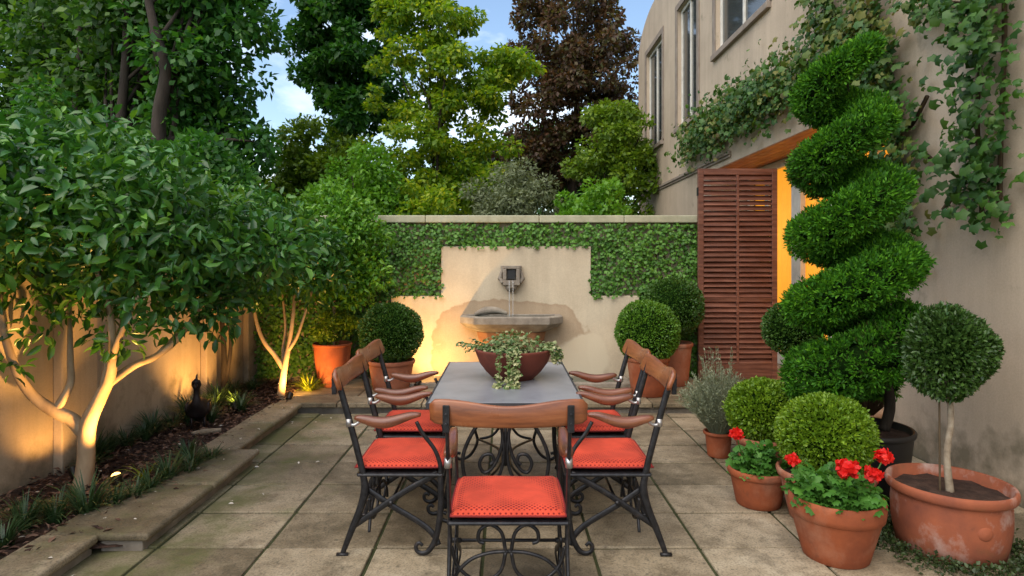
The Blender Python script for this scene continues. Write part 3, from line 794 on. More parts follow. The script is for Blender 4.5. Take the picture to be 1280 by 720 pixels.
# lavender
root = empty('lavender_plant', (1.70, 4.92, 0), 0, 'loose grey green lavender bush in a small brown pot by the terrace step', 'potted plant')
make_pot(root, .12, .085, .2, M['terra'], .03)
n = 400
stm = MB(); Ps = []; As = []
for k in range(n):
    a = random.uniform(0, 2 * math.pi); tl = random.uniform(.1, 1.0) ** .7; ln = random.uniform(.38, .56) if k > 18 else random.uniform(.6, .72)
    if k <= 14: tl *= .45
    e = Vector((math.cos(a) * tl * .33, math.sin(a) * tl * .33, .17 + ln * (1 - .45 * tl * tl)))
    b_ = Vector((math.cos(a) * .04, math.sin(a) * .04, .16)); md = (b_ + e) / 2 + Vector((0, 0, .03))
    stm.tube([b_, md, e], [.0022, .002, .0012], 4)
    for q in range(15):
        t = .25 + .75 * q / 14; p = b_.lerp(e, t) + Vector((0, 0, .03 * 4 * t * (1 - t)))
        Ps.append(p); As.append((e - b_).normalized() * .8 + Vector(rdir(1)[0]) * .7)
stm.build('stems', M['L_lav'], root)
Ps = np.array(Ps); As = np.array(As); n = len(Ps)
leaves('leaves', T_FOLD, Ps, As, rdir(n) + np.array([0, 0, .5]), rng.uniform(.022, .042, n), rng.uniform(.006, .011, n), M['L_lav'], root)

# ------------------------------------------------------------------ spiral conifer
sp_ = empty('spiral_conifer', (2.37, 4.1, 0), 0, 'tall dark green conifer clipped into a corkscrew spiral in a black planter', 'topiary')
make_pot(sp_, .31, .25, .46, M['blackpot'], .04, .015)
m = MB(); m.tube([(.16, .02, .42), (.22, .05, .62), (.12, .03, .95), (-.02, 0, 1.5), (-.07, 0, 2.2), (-.11, 0, 2.9)], [.035, .034, .032, .028, .022, .012], 10, 4); m.build('trunk', M['bark_dark'], sp_, smooth=True)
def helix(s):   # s in turns from the start
    z = .655 + .468 * s
    k = np.clip((z - .8) / 2.25, 0, 1)
    Ro = .485 - .235 * k ** 1.2
    ta = np.minimum(1, np.minimum((s + .12) / .45, (5.0 - s) / .55)) ** .6
    th = np.pi - 2 * np.pi * .42 + 2 * np.pi * s
    a = Ro * .56 * ta; b_ = (.180 - .032 * k + .04 * np.clip(1 - k * 4, 0, 1)) * ta
    Rc = Ro - a
    z = z + .040 * np.cos(th)
    return th, z, Rc, a, b_
lean = -.075
core = MB(); rings = []
for s in np.linspace(0, 4.97, 150):
    th, z, Rc, a, b_ = helix(s)
    rings.append([((Rc + a * .62 * math.cos(q)) * math.cos(th) + lean * (z - .7), (Rc + a * .62 * math.cos(q)) * math.sin(th), z + b_ * .58 * math.sin(q) + .0) for q in np.linspace(0, 2 * np.pi, 16, endpoint=False)])
core.loft(rings)
def spiral_pt(k):
    s = rng.uniform(0, 4.97, k); th, z, Rc, a, b_ = helix(s)
    kp = rng.uniform(0, 1, k) < np.clip((Rc + a) * 2.0, .3, 1)
    th, z, Rc, a, b_ = [v[kp] for v in (th, z, Rc, a, b_)]
    q = rng.uniform(0, 2 * np.pi, len(th))
    jit = 1 - .10 * rng.uniform(0, 1, len(th)) ** 2 + .06 * np.sin(th * 17 + q * 3) * np.sin(q * 5 + th * 9) + .04 * np.sin(th * 37 + q)
    rr = Rc + a * jit * np.cos(q)
    return np.c_[rr * np.cos(th) + lean * (z - .7), rr * np.sin(th), z + b_ * jit * np.sin(q)], unit(np.c_[np.cos(q) * np.cos(th), np.cos(q) * np.sin(th), np.sin(q) * 1.3])
C_, N_ = spiral_pt(9800)
N_ = unit(N_ + rdir(len(N_)) * .35)
per = 19; n = len(C_) * per
ci = np.repeat(np.arange(len(C_)), per)
deep = rng.uniform(0, 1, n) ** 2
off_ = unit(N_[ci] + rdir(n) * .9)
P = C_[ci] - N_[ci] * (.02 + .06 * deep[:, None]) + off_ * (rng.uniform(.0, .03, n))[:, None]
ax = unit(off_ + rdir(n) * .3 + np.array([0, 0, .25]))
sf = leaves('foliage', T_DIA, P, ax, unit(rdir(n) + N_[ci] * .3), rng.uniform(.02, .04, n), rng.uniform(.009, .016, n), M['L_thuja'], sp_)
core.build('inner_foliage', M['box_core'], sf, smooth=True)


# ------------------------------------------------------------------ trees
def ell_pts(n, c, semi, pw=.45):
    d = rdir(n); r = rng.uniform(0, 1, n) ** pw
    return np.array(c) + d * r[:, None] * np.array(semi)

def crown_leaves(clumps, rad, nl, L, ar=.5, T=T_DIA, flat=.8, mat=None, root=None, droop=.3, name='crown', cut=None):
    k = len(clumps); p = rad ** 2 / np.sum(rad ** 2)
    idx = rng.choice(k, nl, p=p)
    d = rdir(nl)
    P = clumps[idx] + d * (rad[idx] * (.35 + .65 * rng.uniform(0, 1, nl) ** .55))[:, None] * np.array([1, 1, flat])
    ax = unit(d * .7 + rdir(nl) * .8 + np.array([0, 0, -droop])); nr = unit(d * .5 + rdir(nl) * .8 + np.array([0, 0, .65]))
    if cut is not None:
        kp = cut(P); P, ax, nr = P[kp], ax[kp], nr[kp]; nl = len(P)
    l_ = rng.uniform(*L, nl)
    return leaves(name, T, P, ax, nr, l_, l_ * ar * rng.uniform(.8, 1.2, nl), mat, root)

def tree(name, label, loc, lobes, cr, nl, L, lmat, bark='bark_dark', tr=.15, fork=None, limbs=14, cat='tree', group=None, ar=.6, T=T_DIA, lean=(0, 0), trunkpts=None, droop=.3, flat=.8):
    root = empty(name, loc, 0, label, cat, group)
    cl = np.concatenate([ell_pts(nc, c, se) for c, se, nc in lobes])
    rad = rng.uniform(*cr, len(cl))
    m = MB(); zf = fork if fork else min(c[2] - se[2] for c, se, _ in lobes) + .2
    top = Vector((lean[0], lean[1], max(c[2] + se[2] * .5 for c, se, _ in lobes)))
    tp = trunkpts or [(0, 0, -.1), (lean[0] * .1 + .03, lean[1] * .1, zf * .5), (lean[0] * .35, lean[1] * .35, zf), tuple(Vector((lean[0] * .35, lean[1] * .35, zf)).lerp(top, .5) + Vector((.1, .05, 0))), tuple(top)]
    k_ = len(tp); m.tube(tp, [tr * (1 - .85 * i / (k_ - 1)) for i in range(k_)], 10, 5)
    pts, rds = spline([Vector(p) for p in tp], [tr * (1 - .85 * i / (k_ - 1)) for i in range(k_)], 5)
    for i in rng.choice(len(cl), min(limbs, len(cl)), replace=False):
        e = Vector(cl[i]); cand = [j for j, p in enumerate(pts) if zf * .8 <= p.z <= max(e.z, zf * .9)] or [len(pts) // 2]
        j = random.choice(cand); b0 = pts[j]; r0 = rds[j] * .55
        md = b0.lerp(e, .5) + Vector((random.uniform(-.1, .1), random.uniform(-.1, .1), random.uniform(0, .25))) * (e - b0).length * .5
        m.tube([b0, md, e], [r0, r0 * .6, r0 * .22], 6, 4)
    m.build('trunk', M[bark], root, smooth=True)
    crown_leaves(cl, rad, nl, L, ar, T, flat, M[lmat], root, droop)
    return root
def at(px, y, z=0.0): return ((px - CX) * y / F, y, z)

# --- the two lemon trees and a slender one
lt = empty('lemon_tree', (-2.78, 4.06, .05), 0, 'large leaved lemon tree with a warmly lit forked trunk nearest the camera', 'tree', 'lemon trees in the side bed')
m = MB()
def br(pts, r, n=10): m.tube(pts, r, n, 6)
br([(-.02, 0, -.05), (.0, 0, .06), (.015, 0, .2), (.02, .01, .42), (.09, .03, .60), (.17, .0, .73), (.24, -.08, .88), (.27, -.15, 1.15), (.2, -.2, 1.5)], [.075, .058, .052, .052, .042, .034, .028, .02, .012])
br([(.0, .02, .36), (-.08, .0, .46), (-.17, -.06, .54), (-.26, -.12, .66), (-.3, -.2, .85), (-.35, -.25, 1.2), (-.4, -.2, 1.6)], [.05, .044, .038, .032, .026, .02, .012])
br([(-.15, -.05, .53), (-.12, .04, .68), (-.16, .1, .85), (-.2, .15, 1.2)], [.03, .024, .02, .012])
br([(.15, .01, .69), (.28, .08, .80), (.45, .05, .87), (.62, .02, 1.0), (.8, .0, 1.25)], [.03, .026, .022, .018, .01])
br([(.12, .02, .65), (.1, .12, .85), (.14, .2, 1.1), (.1, .3, 1.5)], [.03, .025, .02, .012])
br([(.24, -.08, .88), (.4, -.25, 1.05), (.6, -.4, 1.3)], [.022, .016, .01])
br([(.45, .05, .87), (.55, .25, 1.05), (.75, .5, 1.3)], [.018, .014, .008])
m.build('trunk', M['bark_lemon'], lt, smooth=True)
cl = np.concatenate([ell_pts(70, (.1, .0, 1.72), (1.15, .8, .50), .4), ell_pts(26, (.75, .05, 1.5), (.6, .7, .36), .5), ell_pts(26, (-.5, -.3, 1.65), (.6, .6, .5), .5), ell_pts(14, (-.2, .2, 2.2), (.6, .5, .25), .5), np.array([(-.24, -.3, .86), (-.22, -.1, 1.05), (.3, -.1, 1.0), (.05, .1, 1.05), (.5, .0, 1.05)])])
rad = rng.uniform(.14, .28, len(cl)); rad[-5:] = (.09, .14, .13, .14, .12)
crown_leaves(cl, rad, 14500, (.055, .115), .46, T_LEAF, .85, M['L_lemon'], lt, .15)

lt2 = empty('lemon_tree', (-2.44, 6.72, .05), 0, 'smaller lemon tree with a slim lit trunk between the bed lamp and the side wall', 'tree', 'lemon trees in the side bed')
m = MB()
br([(-.02, 0, -.05), (0, 0, .15), (.03, 0, .36), (.08, 0, .62), (.13, -.03, .9), (.15, 0, 1.3)], [.05, .042, .036, .026, .02, .012])
br([(.02, 0, .33), (-.08, .0, .48), (-.2, -.03, .66), (-.3, .0, .95), (-.35, .05, 1.4)], [.032, .026, .022, .017, .01])
br([(.02, 0, .36), (.0, .04, .55), (.02, .05, .8), (-.05, .1, 1.3)], [.026, .02, .016, .01])
br([(.06, 0, .52), (.16, -.02, .66), (.24, -.05, .85), (.35, -.05, 1.2)], [.022, .018, .014, .01])
m.build('trunk', M['bark_lemon'], lt2, smooth=True)
cl = np.concatenate([ell_pts(60, (-.1, -.1, 1.55), (.72, .6, .52), .4)])
crown_leaves(cl, rng.uniform(.14, .24, len(cl)), 5200, (.07, .115), .46, T_LEAF, .85, M['L_lemon'], lt2, .15)

lt3 = empty('slender_tree', (-2.98, 6.5, .05), 0, 'slender twin stemmed tree standing close against the lit side wall', 'tree')
m = MB()
br([(0, 0, -.05), (.01, 0, .5), (-.02, 0, 1.1), (0, 0, 1.9)], [.032, .028, .022, .01]); br([(.02, .0, .2), (.07, .02, .6), (.06, .0, 1.1), (.12, 0, 1.8)], [.022, .02, .016, .008])
m.build('trunk', M['bark_dark'], lt3, smooth=True)
cl = ell_pts(46, (.05, 0, 1.75), (.65, .6, .6), .4)
crown_leaves(cl, rng.uniform(.15, .25, len(cl)), 4200, (.07, .11), .46, T_LEAF, .85, M['L_lemon'], lt3, .15)

# potted citrus by the back left corner
pc = empty('potted_citrus', (-2.03, 7.22, .1), 0, 'bright green leafy citrus standard in a tall orange pot lit by the bed lamp', 'potted tree')
make_pot(pc, .225, .15, .50, M['terra'], .035, .012, .012)
m = MB(); m.tube([(0, 0, .4), (.02, 0, .9), (0, 0, 1.7)], [.025, .022, .014], 8, 4); m.build('trunk', M['bark_lemon'], pc, smooth=True)
cl = np.concatenate([ell_pts(80, (.06, 0, 1.65), (.55, .3, .68), .42), ell_pts(18, (.3, -.05, 1.25), (.32, .25, .3), .5)])
crown_leaves(cl, rng.uniform(.12, .2, len(cl)), 7800, (.05, .085), .5, T_LEAF, .85, M['L_citrus'], pc, .1)
cl = ell_pts(26, (.05, -.05, .72), (.26, .18, .2), .5)
crown_leaves(cl, rng.uniform(.07, .11, len(cl)), 2200, (.03, .05), .5, T_FOLD, .9, M['L_mid'], pc, .2, 'underplanting')

# --- woodland beyond the walls
G = 'tall trees beyond the walls'
tree('dark_tree', 'dark broadleaf tree at the far left with a straight trunk showing', at(90, 10.5), [((0, 1.0, 6.2), (1.5, 1.25, 2.6), 90), ((-.6, .8, 3.6), (1.3, 1.2, 1.0), 30)], (.3, .6), 15000, (.10, .19), 'L_dark', tr=.13, fork=3.2, group=G)
tree('dark_tree', 'dark broadleaf tree with an upright trunk second from the far left', at(148, 9.8), [((.1, .95, 6.0), (1.3, 1.1, 2.6), 90), ((.2, 1.0, 3.4), (1.2, 1.0, .9), 30)], (.3, .55), 15000, (.10, .19), 'L_dark', tr=.15, fork=3.2, group=G)
tree('dark_tree', 'dark broadleaf tree with a bent trunk above the lemon tree', at(200, 9.2), [((.2, .95, 5.6), (1.0, 1.0, 2.3), 80), ((.3, 1.0, 3.2), (1.0, .9, .9), 36)], (.28, .5), 15000, (.10, .18), 'L_deep', tr=.14, fork=3.0, group=G,
     trunkpts=[(0, 0, -.1), (.02, 0, 2), (-.02, 0, 3.6), (.08, 0, 4.4), (-.12, 0, 5.2), (-.3, 0, 6.2), (-.3, 0, 7.2)])
tree('dark_tree', 'dense dark tree filling the far left top behind the bare trunks', at(60, 13), [((.3, 0, 5.2), (3.0, 1.0, 3.4), 190)], (.3, .55), 30000, (.10, .19), 'L_dark', tr=.14, fork=2.5, group=G)
tree('overhanging_tree', 'tall dark green tree spreading across the top above the gap of sky', at(438, 15), [((.1, 0, 7.8), (1.3, 1.2, 2.3), 90), ((.1, 0, 5.5), (1.25, .9, 1.2), 44), ((-1.9, -.4, 8.6), (1.1, .8, .6), 24), ((-1.0, 0, 6.6), (.5, .6, .9), 6)], (.16, .38), 27000, (.11, .2), 'L_deep', tr=.16, fork=4.4, group=G)
tree('pale_tree', 'loose olive green tree low behind the citrus beside the sky gap', at(400, 14.5), [((.1, 0, 3.7), (1.2, 1.0, 1.1), 60), ((-.8, 0, 3.0), (1.0, .8, .7), 26)], (.22, .42), 14000, (.09, .16), 'L_mid', tr=.1, fork=2.2, group=G)
tree('dark_tree', 'dark green tree filling the distance behind the grey shrub', at(660, 19.5), [((.2, 0, 4.0), (2.6, 1.2, 1.9), 80)], (.3, .55), 17000, (.12, .2), 'L_dark', tr=.12, fork=2.0, group=G)
tree('dark_tree', 'dark green tree filling the distance behind the citrus and sky gap', at(430, 20), [((0, 0, 3.2), (2.6, 1.2, 1.6), 80)], (.3, .55), 15000, (.12, .2), 'L_deep', tr=.12, fork=2.0, group=G)
tree('golden_tree', 'airy yellow green tree standing centre left behind the back wall', at(546, 13), [((0, 0, 3.7), (1.6, 1.0, 1.35), 84), ((.05, 0, 5.3), (1.5, .9, 1.1), 66), ((-.15, 0, 6.8), (1.05, .8, .9), 44), ((1.45, .3, 5.7), (.7, .6, .55), 18)], (.14, .34), 32000, (.075, .14), 'L_lime', tr=.12, fork=2.6, group=G, droop=.5, flat=.6)
tree('copper_tree', 'large dark copper leaved tree next to the house', at(716, 17), [((.1, 0, 7.4), (2.1, 1.4, 2.3), 110), ((-.8, 0, 5.0), (1.35, 1.0, 1.5), 46), ((1.0, 0, 4.9), (1.3, .9, 1.5), 44)], (.22, .42), 34000, (.09, .17), 'L_copper', tr=.18, fork=3.4, group=G)
tree('olive_tree', 'dark olive green tree between the copper tree and the house corner', at(765, 13.6), [((.1, 0, 3.7), (.95, .8, 1.35), 60)], (.16, .32), 13000, (.07, .13), 'L_mid', tr=.09, fork=1.8, group=G)
S = 'shrubs showing over the back wall'
tree('grey_shrub', 'soft grey green shrub rising over the middle of the back wall', at(640, 10.8), [((0, 0, 2.3), (1.0, .7, .95), 60)], (.16, .3), 14000, (.05, .1), 'L_olive', tr=.05, fork=.8, cat='shrub', group=S, ar=.4)
tree('bright_shrub', 'bright green shrub above the right part of the back wall', at(745, 9.8), [((-.05, 0, 2.1), (.72, .5, .75), 50)], (.12, .24), 8000, (.05, .1), 'L_bright', tr=.04, fork=.8, cat='shrub', group=S)
tree('golden_shrub', 'yellow green shrub over the left part of the back wall beside the citrus', at(525, 10.6), [((0, 0, 2.2), (.75, .6, .8), 44)], (.14, .28), 8000, (.06, .11), 'L_lime', tr=.05, fork=.8, cat='shrub', group=S)
tree('green_shrub', 'mid green shrub behind the left end of the back wall', at(440, 10.4), [((0, 0, 2.5), (.9, .6, 1.0), 54)], (.16, .3), 9000, (.06, .11), 'L_bright', tr=.05, fork=.8, cat='shrub', group=S)
tree('dark_shrub', 'dense dark green shrub rising behind the side wall under the tall trees', at(250, 8.6), [((-.1, 0, 2.4), (1.0, .7, .9), 70)], (.2, .36), 12000, (.07, .13), 'L_deep', tr=.05, fork=.8, cat='shrub', group='shrubs behind the side wall')
tree('dark_shrub', 'dense dark green shrub at the far left behind the side wall', at(60, 8.0), [((0, 0, 2.6), (1.3, .7, 1.1), 70)], (.2, .36), 12000, (.07, .13), 'L_deep', tr=.05, fork=.8, cat='shrub', group='shrubs behind the side wall')
# far wood as one mass
cl = np.concatenate([np.c_[rng.uniform(-22, 12, 240), rng.uniform(24, 30, 240), rng.uniform(.5, 5.2, 240) * rng.uniform(.5, 1, 240)]])
wd = crown_leaves(cl, rng.uniform(.7, 1.3, len(cl)), 20000, (.25, .45), .6, T_DIA, .8, M['L_dark'], None, .3, 'far_wood')
tag(wd, 'far woodland closing the view beneath the tall trees', 'woodland', kind='stuff')


# ------------------------------------------------------------------ ivy on the back wall, vine on the house
n = 24000
P = np.c_[rng.uniform(-3.1, 3.3, n), 7.73 - rng.uniform(.0, .11, n) ** 1.0, rng.uniform(.12, 2.03, n)]
inp = ((np.abs(P[:, 0] - .12) < 1.54) & (P[:, 2] < 1.125 - .01)) | ((np.abs(P[:, 0] - .13) < .925) & (P[:, 2] < 1.74 - .01))
P = P[~inp]; n = len(P)
P[:, 1] += .025 * np.sin(P[:, 0] * 7) * np.sin(P[:, 2] * 9)
ax = unit(np.c_[rng.normal(size=n) * .5, rng.normal(size=n) * .3 - .35, rng.normal(size=n) * .4 - .6]); nr = unit(np.c_[rng.normal(size=n) * .45, -np.ones(n), rng.normal(size=n) * .4 + .3])
s_ = rng.uniform(.032, .06, n)
iv = empty('wall_ivy', (0, 7.7, 0), 0, 'clipped ivy covering the back wall around the fountain panel', 'ivy')
P[:, 1] -= 7.7
leaves('leaves', T_IVY, P, ax, nr, s_, s_ * 1.05, M['L_ivy'], iv)
for k in range(24):
    m = MB(); x = random.choice([random.uniform(-3, -1.5), random.uniform(1.72, 3.2)]); pts = [(x, .01, .1)]
    for q in range(7): pts.append((pts[-1][0] + random.uniform(-.1, .1), .012, .1 + 1.85 * (q + 1) / 7))
    m.tube(pts, .006, 5); m.build('stem', M['stem'], iv)

vine = empty('climbing_vine', (3.3, 5.6, 0), 0, 'grape vine with yellowing leaves trained along the house above the doors', 'vine')
vp = []
def vine_run(pts, dens, spread):
    pts = [Vector(p) for p in pts]
    sp2, _ = spline(pts, [0] * len(pts), 10)
    stm.tube([(p.x, p.y, p.z) for p in sp2], [.016] * len(sp2), 6); stm.build('stem', M['stem'], vine, smooth=True)
    for a, b in zip(sp2, sp2[1:]):
        k = max(1, int((b - a).length * dens))
        for _ in range(k):
            q = a.lerp(b, random.random())
            vp.append((q.x - abs(random.gauss(0, .13)) - .02, q.y + random.gauss(0, spread), q.z + random.gauss(0, spread)))
vy = lambda px: 3.3 * F / (px - CX) - 5.6
vz = lambda px, py: H - (py - CY) * (3.3 * F / (px - CX)) / F
pt = lambda px, py: (-.035, vy(px), vz(px, py))
vine_run([pt(1135, 330), pt(1130, 230), pt(1118, 120), pt(1075, 60), pt(1010, 92), pt(960, 118), pt(905, 152), pt(862, 184)], 480, .19)
vine_run([pt(1118, 120), pt(1105, 40), pt(1095, -40)], 420, .17)
vine_run([pt(1060, 60), pt(1045, 10), pt(1035, -60)], 420, .16)
vine_run([pt(1000, 100), pt(930, 140), pt(880, 168)], 420, .18)
vine_run([pt(1230, -30), pt(1232, 60), pt(1228, 150), pt(1234, 270)], 110, .06)
vine_run([pt(1262, -40), pt(1262, 60), pt(1258, 160), pt(1256, 270)], 260, .12)
vine_run([pt(1118, 130), pt(1140, 160), pt(1165, 120)], 130, .07)
vine_run([pt(1130, 230), pt(1150, 190), pt(1172, 200)], 40, .05)
vine_run([pt(1160, -6), pt(1200, 4), pt(1250, 0)], 260, .07)
vine_run([pt(1185, 262), pt(1205, 235), pt(1225, 200)], 40, .04)
P = np.array(vp); n = len(P); P[:, 0] = np.minimum(P[:, 0], -.03)
ax = unit(np.c_[rng.normal(size=n) * .35 - .3, rng.normal(size=n) * .6, rng.normal(size=n) * .4 - .75]); nr = unit(np.c_[-np.ones(n), rng.normal(size=n) * .7 - .2, rng.normal(size=n) * .7 + .4])
s_ = rng.uniform(.04, .098, n)
gm = (P[:, 1] < -.95) | (rng.uniform(size=n) < np.where((P[:, 2] > 3.35) & (P[:, 1] < .8), .2, .55))
leaves('leaves', T_VINE, P[gm], ax[gm], nr[gm], s_[gm], s_[gm] * 1.05, M['L_vinegreen'], vine)
leaves('yellowing_leaves', T_VINE, P[~gm], ax[~gm], nr[~gm], s_[~gm], s_[~gm] * 1.05, M['L_vine'], vine)


# ------------------------------------------------------------------ bed planting
def strap_tuft(n, ln, w_=.012):
    V = []; Fq = []
    for k in range(n):
        a = random.uniform(0, 2 * math.pi); l_ = random.uniform(.6, 1.0) * ln; out = random.uniform(.35, 1.0); ww = w_ * random.uniform(.7, 1.2)
        dx, dy = math.cos(a), math.sin(a); b0 = Vector((dx * random.uniform(0, .04), dy * random.uniform(0, .04), 0))
        s_ = Vector((-dy, dx, 0)); base = len(V)
        for q in range(5):
            t = q / 4; p = b0 + Vector((dx, dy, 0)) * l_ * out * t * (0.5 + .5 * t) + Vector((0, 0, l_ * (1.15 * t - .75 * out * t * t)))
            wq = ww * (1 - t ** 2.2) * .5 + .0008
            V += [p - s_ * wq + Vector((0, 0, .003)), p + s_ * wq + Vector((0, 0, .003))]
        for q in range(4): Fq.append((base + 2 * q, base + 2 * q + 1, base + 2 * q + 3, base + 2 * q + 2))
    me = bpy.data.meshes.new('grass_tuft'); me.from_pydata([tuple(v) for v in V], [], Fq); me.update(); return me
tm = [strap_tuft(70, .26), strap_tuft(85, .30), strap_tuft(60, .22)]
for t in tm: t.materials.append(M['L_strap'])
def tuft(x, y, sc, label, group, me=None):
    o = bpy.data.objects.new('grass_tuft', me or random.choice(tm)); COL.objects.link(o)
    o.location = (x, y, .05); o.scale = (sc,) * 3; o.rotation_euler = (random.uniform(-.1, .1), random.uniform(-.1, .1), random.uniform(0, 6))
    return tag(o, label, 'grass tuft', group)
A = 'dark strappy grass tuft hanging over the mossy stone edging'
for x, y in ((-2.18, 4.55), (-2.24, 4.40), (-2.20, 4.28), (-2.27, 4.14), (-2.30, 3.98), (-2.32, 3.84), (-2.36, 3.72), (-2.44, 3.60), (-2.56, 3.50), (-2.68, 3.42), (-2.6, 3.2), (-2.85, 3.3), (-2.55, 2.9), (-2.38, 4.62)):
    tuft(x, y, random.uniform(.75, 1.1), A, 'grass tufts along the edging')
B = 'dark strappy grass tuft growing at the foot of the side wall'
for k in range(17):
    tuft(-3.02 + random.uniform(-.06, .12), 4.4 + k * .18, random.uniform(.7, 1.15), B, 'grass tufts along the side wall')
for x, y in ((-2.72, 5.7), (-2.62, 6.1), (-2.75, 6.3)): tuft(x, y, random.uniform(.7, .9), B, 'grass tufts along the side wall')
ym = strap_tuft(150, .24, .013); ym.materials.append(M['L_yellow'])
tuft(-2.22, 6.95, 1.15, 'bright yellow green grass clump glowing beside the orange citrus pot', None, ym)
ym2 = strap_tuft(16, .26, .02); ym2.materials.append(M['L_yellow'])
tuft(-2.44, 4.16, .8, 'few yellow green blades leaning over the glowing bed lamp', None, ym2)

# bird ornament
bd = empty('bird_ornament', (-2.72, 5.45, .06), R(20), 'dark bronze bird ornament with a raised neck standing in the bed', 'ornament')
m = MB()
sp3 = [((0, .20, .20), .012, .010), ((0, .14, .205), .045, .035), ((0, .06, .20), .085, .075), ((0, -.02, .19), .10, .088), ((0, -.09, .21), .082, .075), ((0, -.115, .265), .042, .04), ((0, -.11, .33), .024, .024), ((0, -.105, .385), .024, .026), ((0, -.115, .42), .040, .042), ((0, -.13, .45), .036, .034), ((0, -.14, .475), .012, .012)]
m.loft([[(c[0] + a_ * math.cos(t), c[1] + b_ * .5 * math.sin(t) * (1 if i > 4 else .4), c[2] + b_ * math.sin(t) * (.35 if i > 4 else 1)) for t in np.linspace(0, 2 * np.pi, 14, endpoint=False)] for i, (c, a_, b_) in enumerate(sp3)])
m.tube([(0, -.15, .425), (0, -.19, .42), (0, -.215, .408)], [.018, .012, .003], 8)
m.tube([(0, -.12, .465), (0, -.09, .50), (0, -.06, .505)], [.010, .008, .003], 6)
m.build('body', M['bronze'], bd, smooth=True)
for sx in (-1, 1):
    m = MB(); m.tube([(.05 * sx, -.01, .13), (.052 * sx, .0, .06), (.05 * sx, -.02, .0)], [.014, .010, .012], 8); m.tube([(.05 * sx, -.02, .004), (.055 * sx, -.08, .002)], [.012, .006], 6); m.build('leg', M['bronze'], bd, smooth=True)
    m = MB(); m.loft([[((.085 + .02 * math.cos(t) * k_) * sx, y_ , .20 + .06 * math.sin(t) * k_) for t in np.linspace(0, 2 * np.pi, 10, endpoint=False)] for y_, k_ in ((-.08, .3), (-.03, 1), (.06, .9), (.15, .3))]); m.build('wing', M['bronze'], bd, smooth=True)
m = MB(); m.tube([(-2.66, 5.22, .085), (-2.56, 5.25, .10), (-2.46, 5.32, .095)], [.022, .026, .018], 8, 3)
tag(m.build('fallen_branch', M['bark_pale'], smooth=True), 'short pale piece of branch lying on the mulch below the bird ornament', 'branch')

# creeping cover round the big pot
n = 2600
a = rng.uniform(0, 2 * np.pi, n); rr = .27 + np.abs(rng.normal(size=n)) * .085
P = np.c_[2.405 + rr * np.cos(a), 3.34 + rr * np.sin(a), rng.uniform(.004, .05, n)]
P = P[(P[:, 0] < 3.25)]
n = len(P)
s_ = rng.uniform(.014, .03, n)
tag(leaves('creeping_cover', T_FOLD, P, rdir(n) + np.array([0, 0, .2]), rdir(n) * .6 + np.array([0, 0, 1]), s_, s_ * .7, M['L_creep']), 'small leaved creeping plants round the foot of the big whitened pot', 'ground cover', kind='stuff')


# ------------------------------------------------------------------ table and chairs
TY0, TY1, TX, TZ = 3.50, 4.95, .455, .745
tb = empty('garden_table', (.0, (TY0 + TY1) / 2, 0), 0, 'rectangular slate topped table on scrolled black iron legs', 'table')
hl = (TY1 - TY0) / 2
m = MB(); m.box(-TX + .012, TX - .012, -hl + .012, hl - .012, TZ - .026, TZ); m.build('tabletop', M['slate'], tb, bevel=.003)
m = MB()
for x0, x1, y0, y1 in ((-TX, TX, -hl, -hl + .011), (-TX, TX, hl - .011, hl), (-TX, -TX + .011, -hl + .011, hl - .011), (TX - .011, TX, -hl + .011, hl - .011)): m.box(x0, x1, y0, y1, TZ - .03, TZ - .001)
m.build('edge_band', M['slate_edge'], tb)
m = MB(); m.box(-.36, .36, -hl + .14, -hl + .17, .69, .717); m.box(-.36, .36, hl - .17, hl - .14, .69, .717); m.box(-.36, -.33, -hl + .17, hl - .17, .69, .717); m.box(.33, .36, -hl + .17, hl - .17, .69, .717)
m.build('apron', M['iron'], tb)
def lyre(y):
    m = MB()
    for s in (-1, 1):
        m.tube([(s * .07, y, .70), (s * .14, y, .62), (s * .215, y, .50), (s * .255, y, .38), (s * .24, y, .25), (s * .22, y, .15), (s * .27, y, .05), (s * .34, y, .012), (s * .385, y, .03), (s * .375, y, .06), (s * .35, y, .055)], .0115, 8, 6)
        m.tube([(s * .05, y, .70), (s * .03, y, .60), (s * .018, y, .50), (s * .04, y, .40), (s * .085, y, .32), (s * .13, y, .30), (s * .155, y, .35), (s * .13, y, .40), (s * .085, y, .405), (s * .07, y, .37), (s * .09, y, .345)], .0105, 8, 6)
        m.tube([(s * .018, y, .50), (s * .01, y, .42), (s * .03, y, .30), (s * .10, y, .20), (s * .20, y, .17)], .010, 8, 6)
        m.tube([(s * .14, y, .62), (s * .10, y, .645), (s * .055, y, .64)], .007, 6, 4)
    m.tube([(0, y, .70), (0, y, .34)], .009, 8)
    return m
for y in (-hl + .155, hl - .155): lyre(y).build('leg', M['iron'], tb, smooth=True)
m = MB(); m.tube([(0, -hl + .155, .47), (0, -.3, .40), (0, .3, .40), (0, hl - .155, .47)], .01, 8, 6)
for s in (-1, 1): m.tube([(s * .22, -hl + .155, .17), (s * .05, -.2, .2), (s * .05, .2, .2), (s * .22, hl - .155, .17)], .009, 8, 6)
m.build('stretcher', M['iron'], tb, smooth=True)

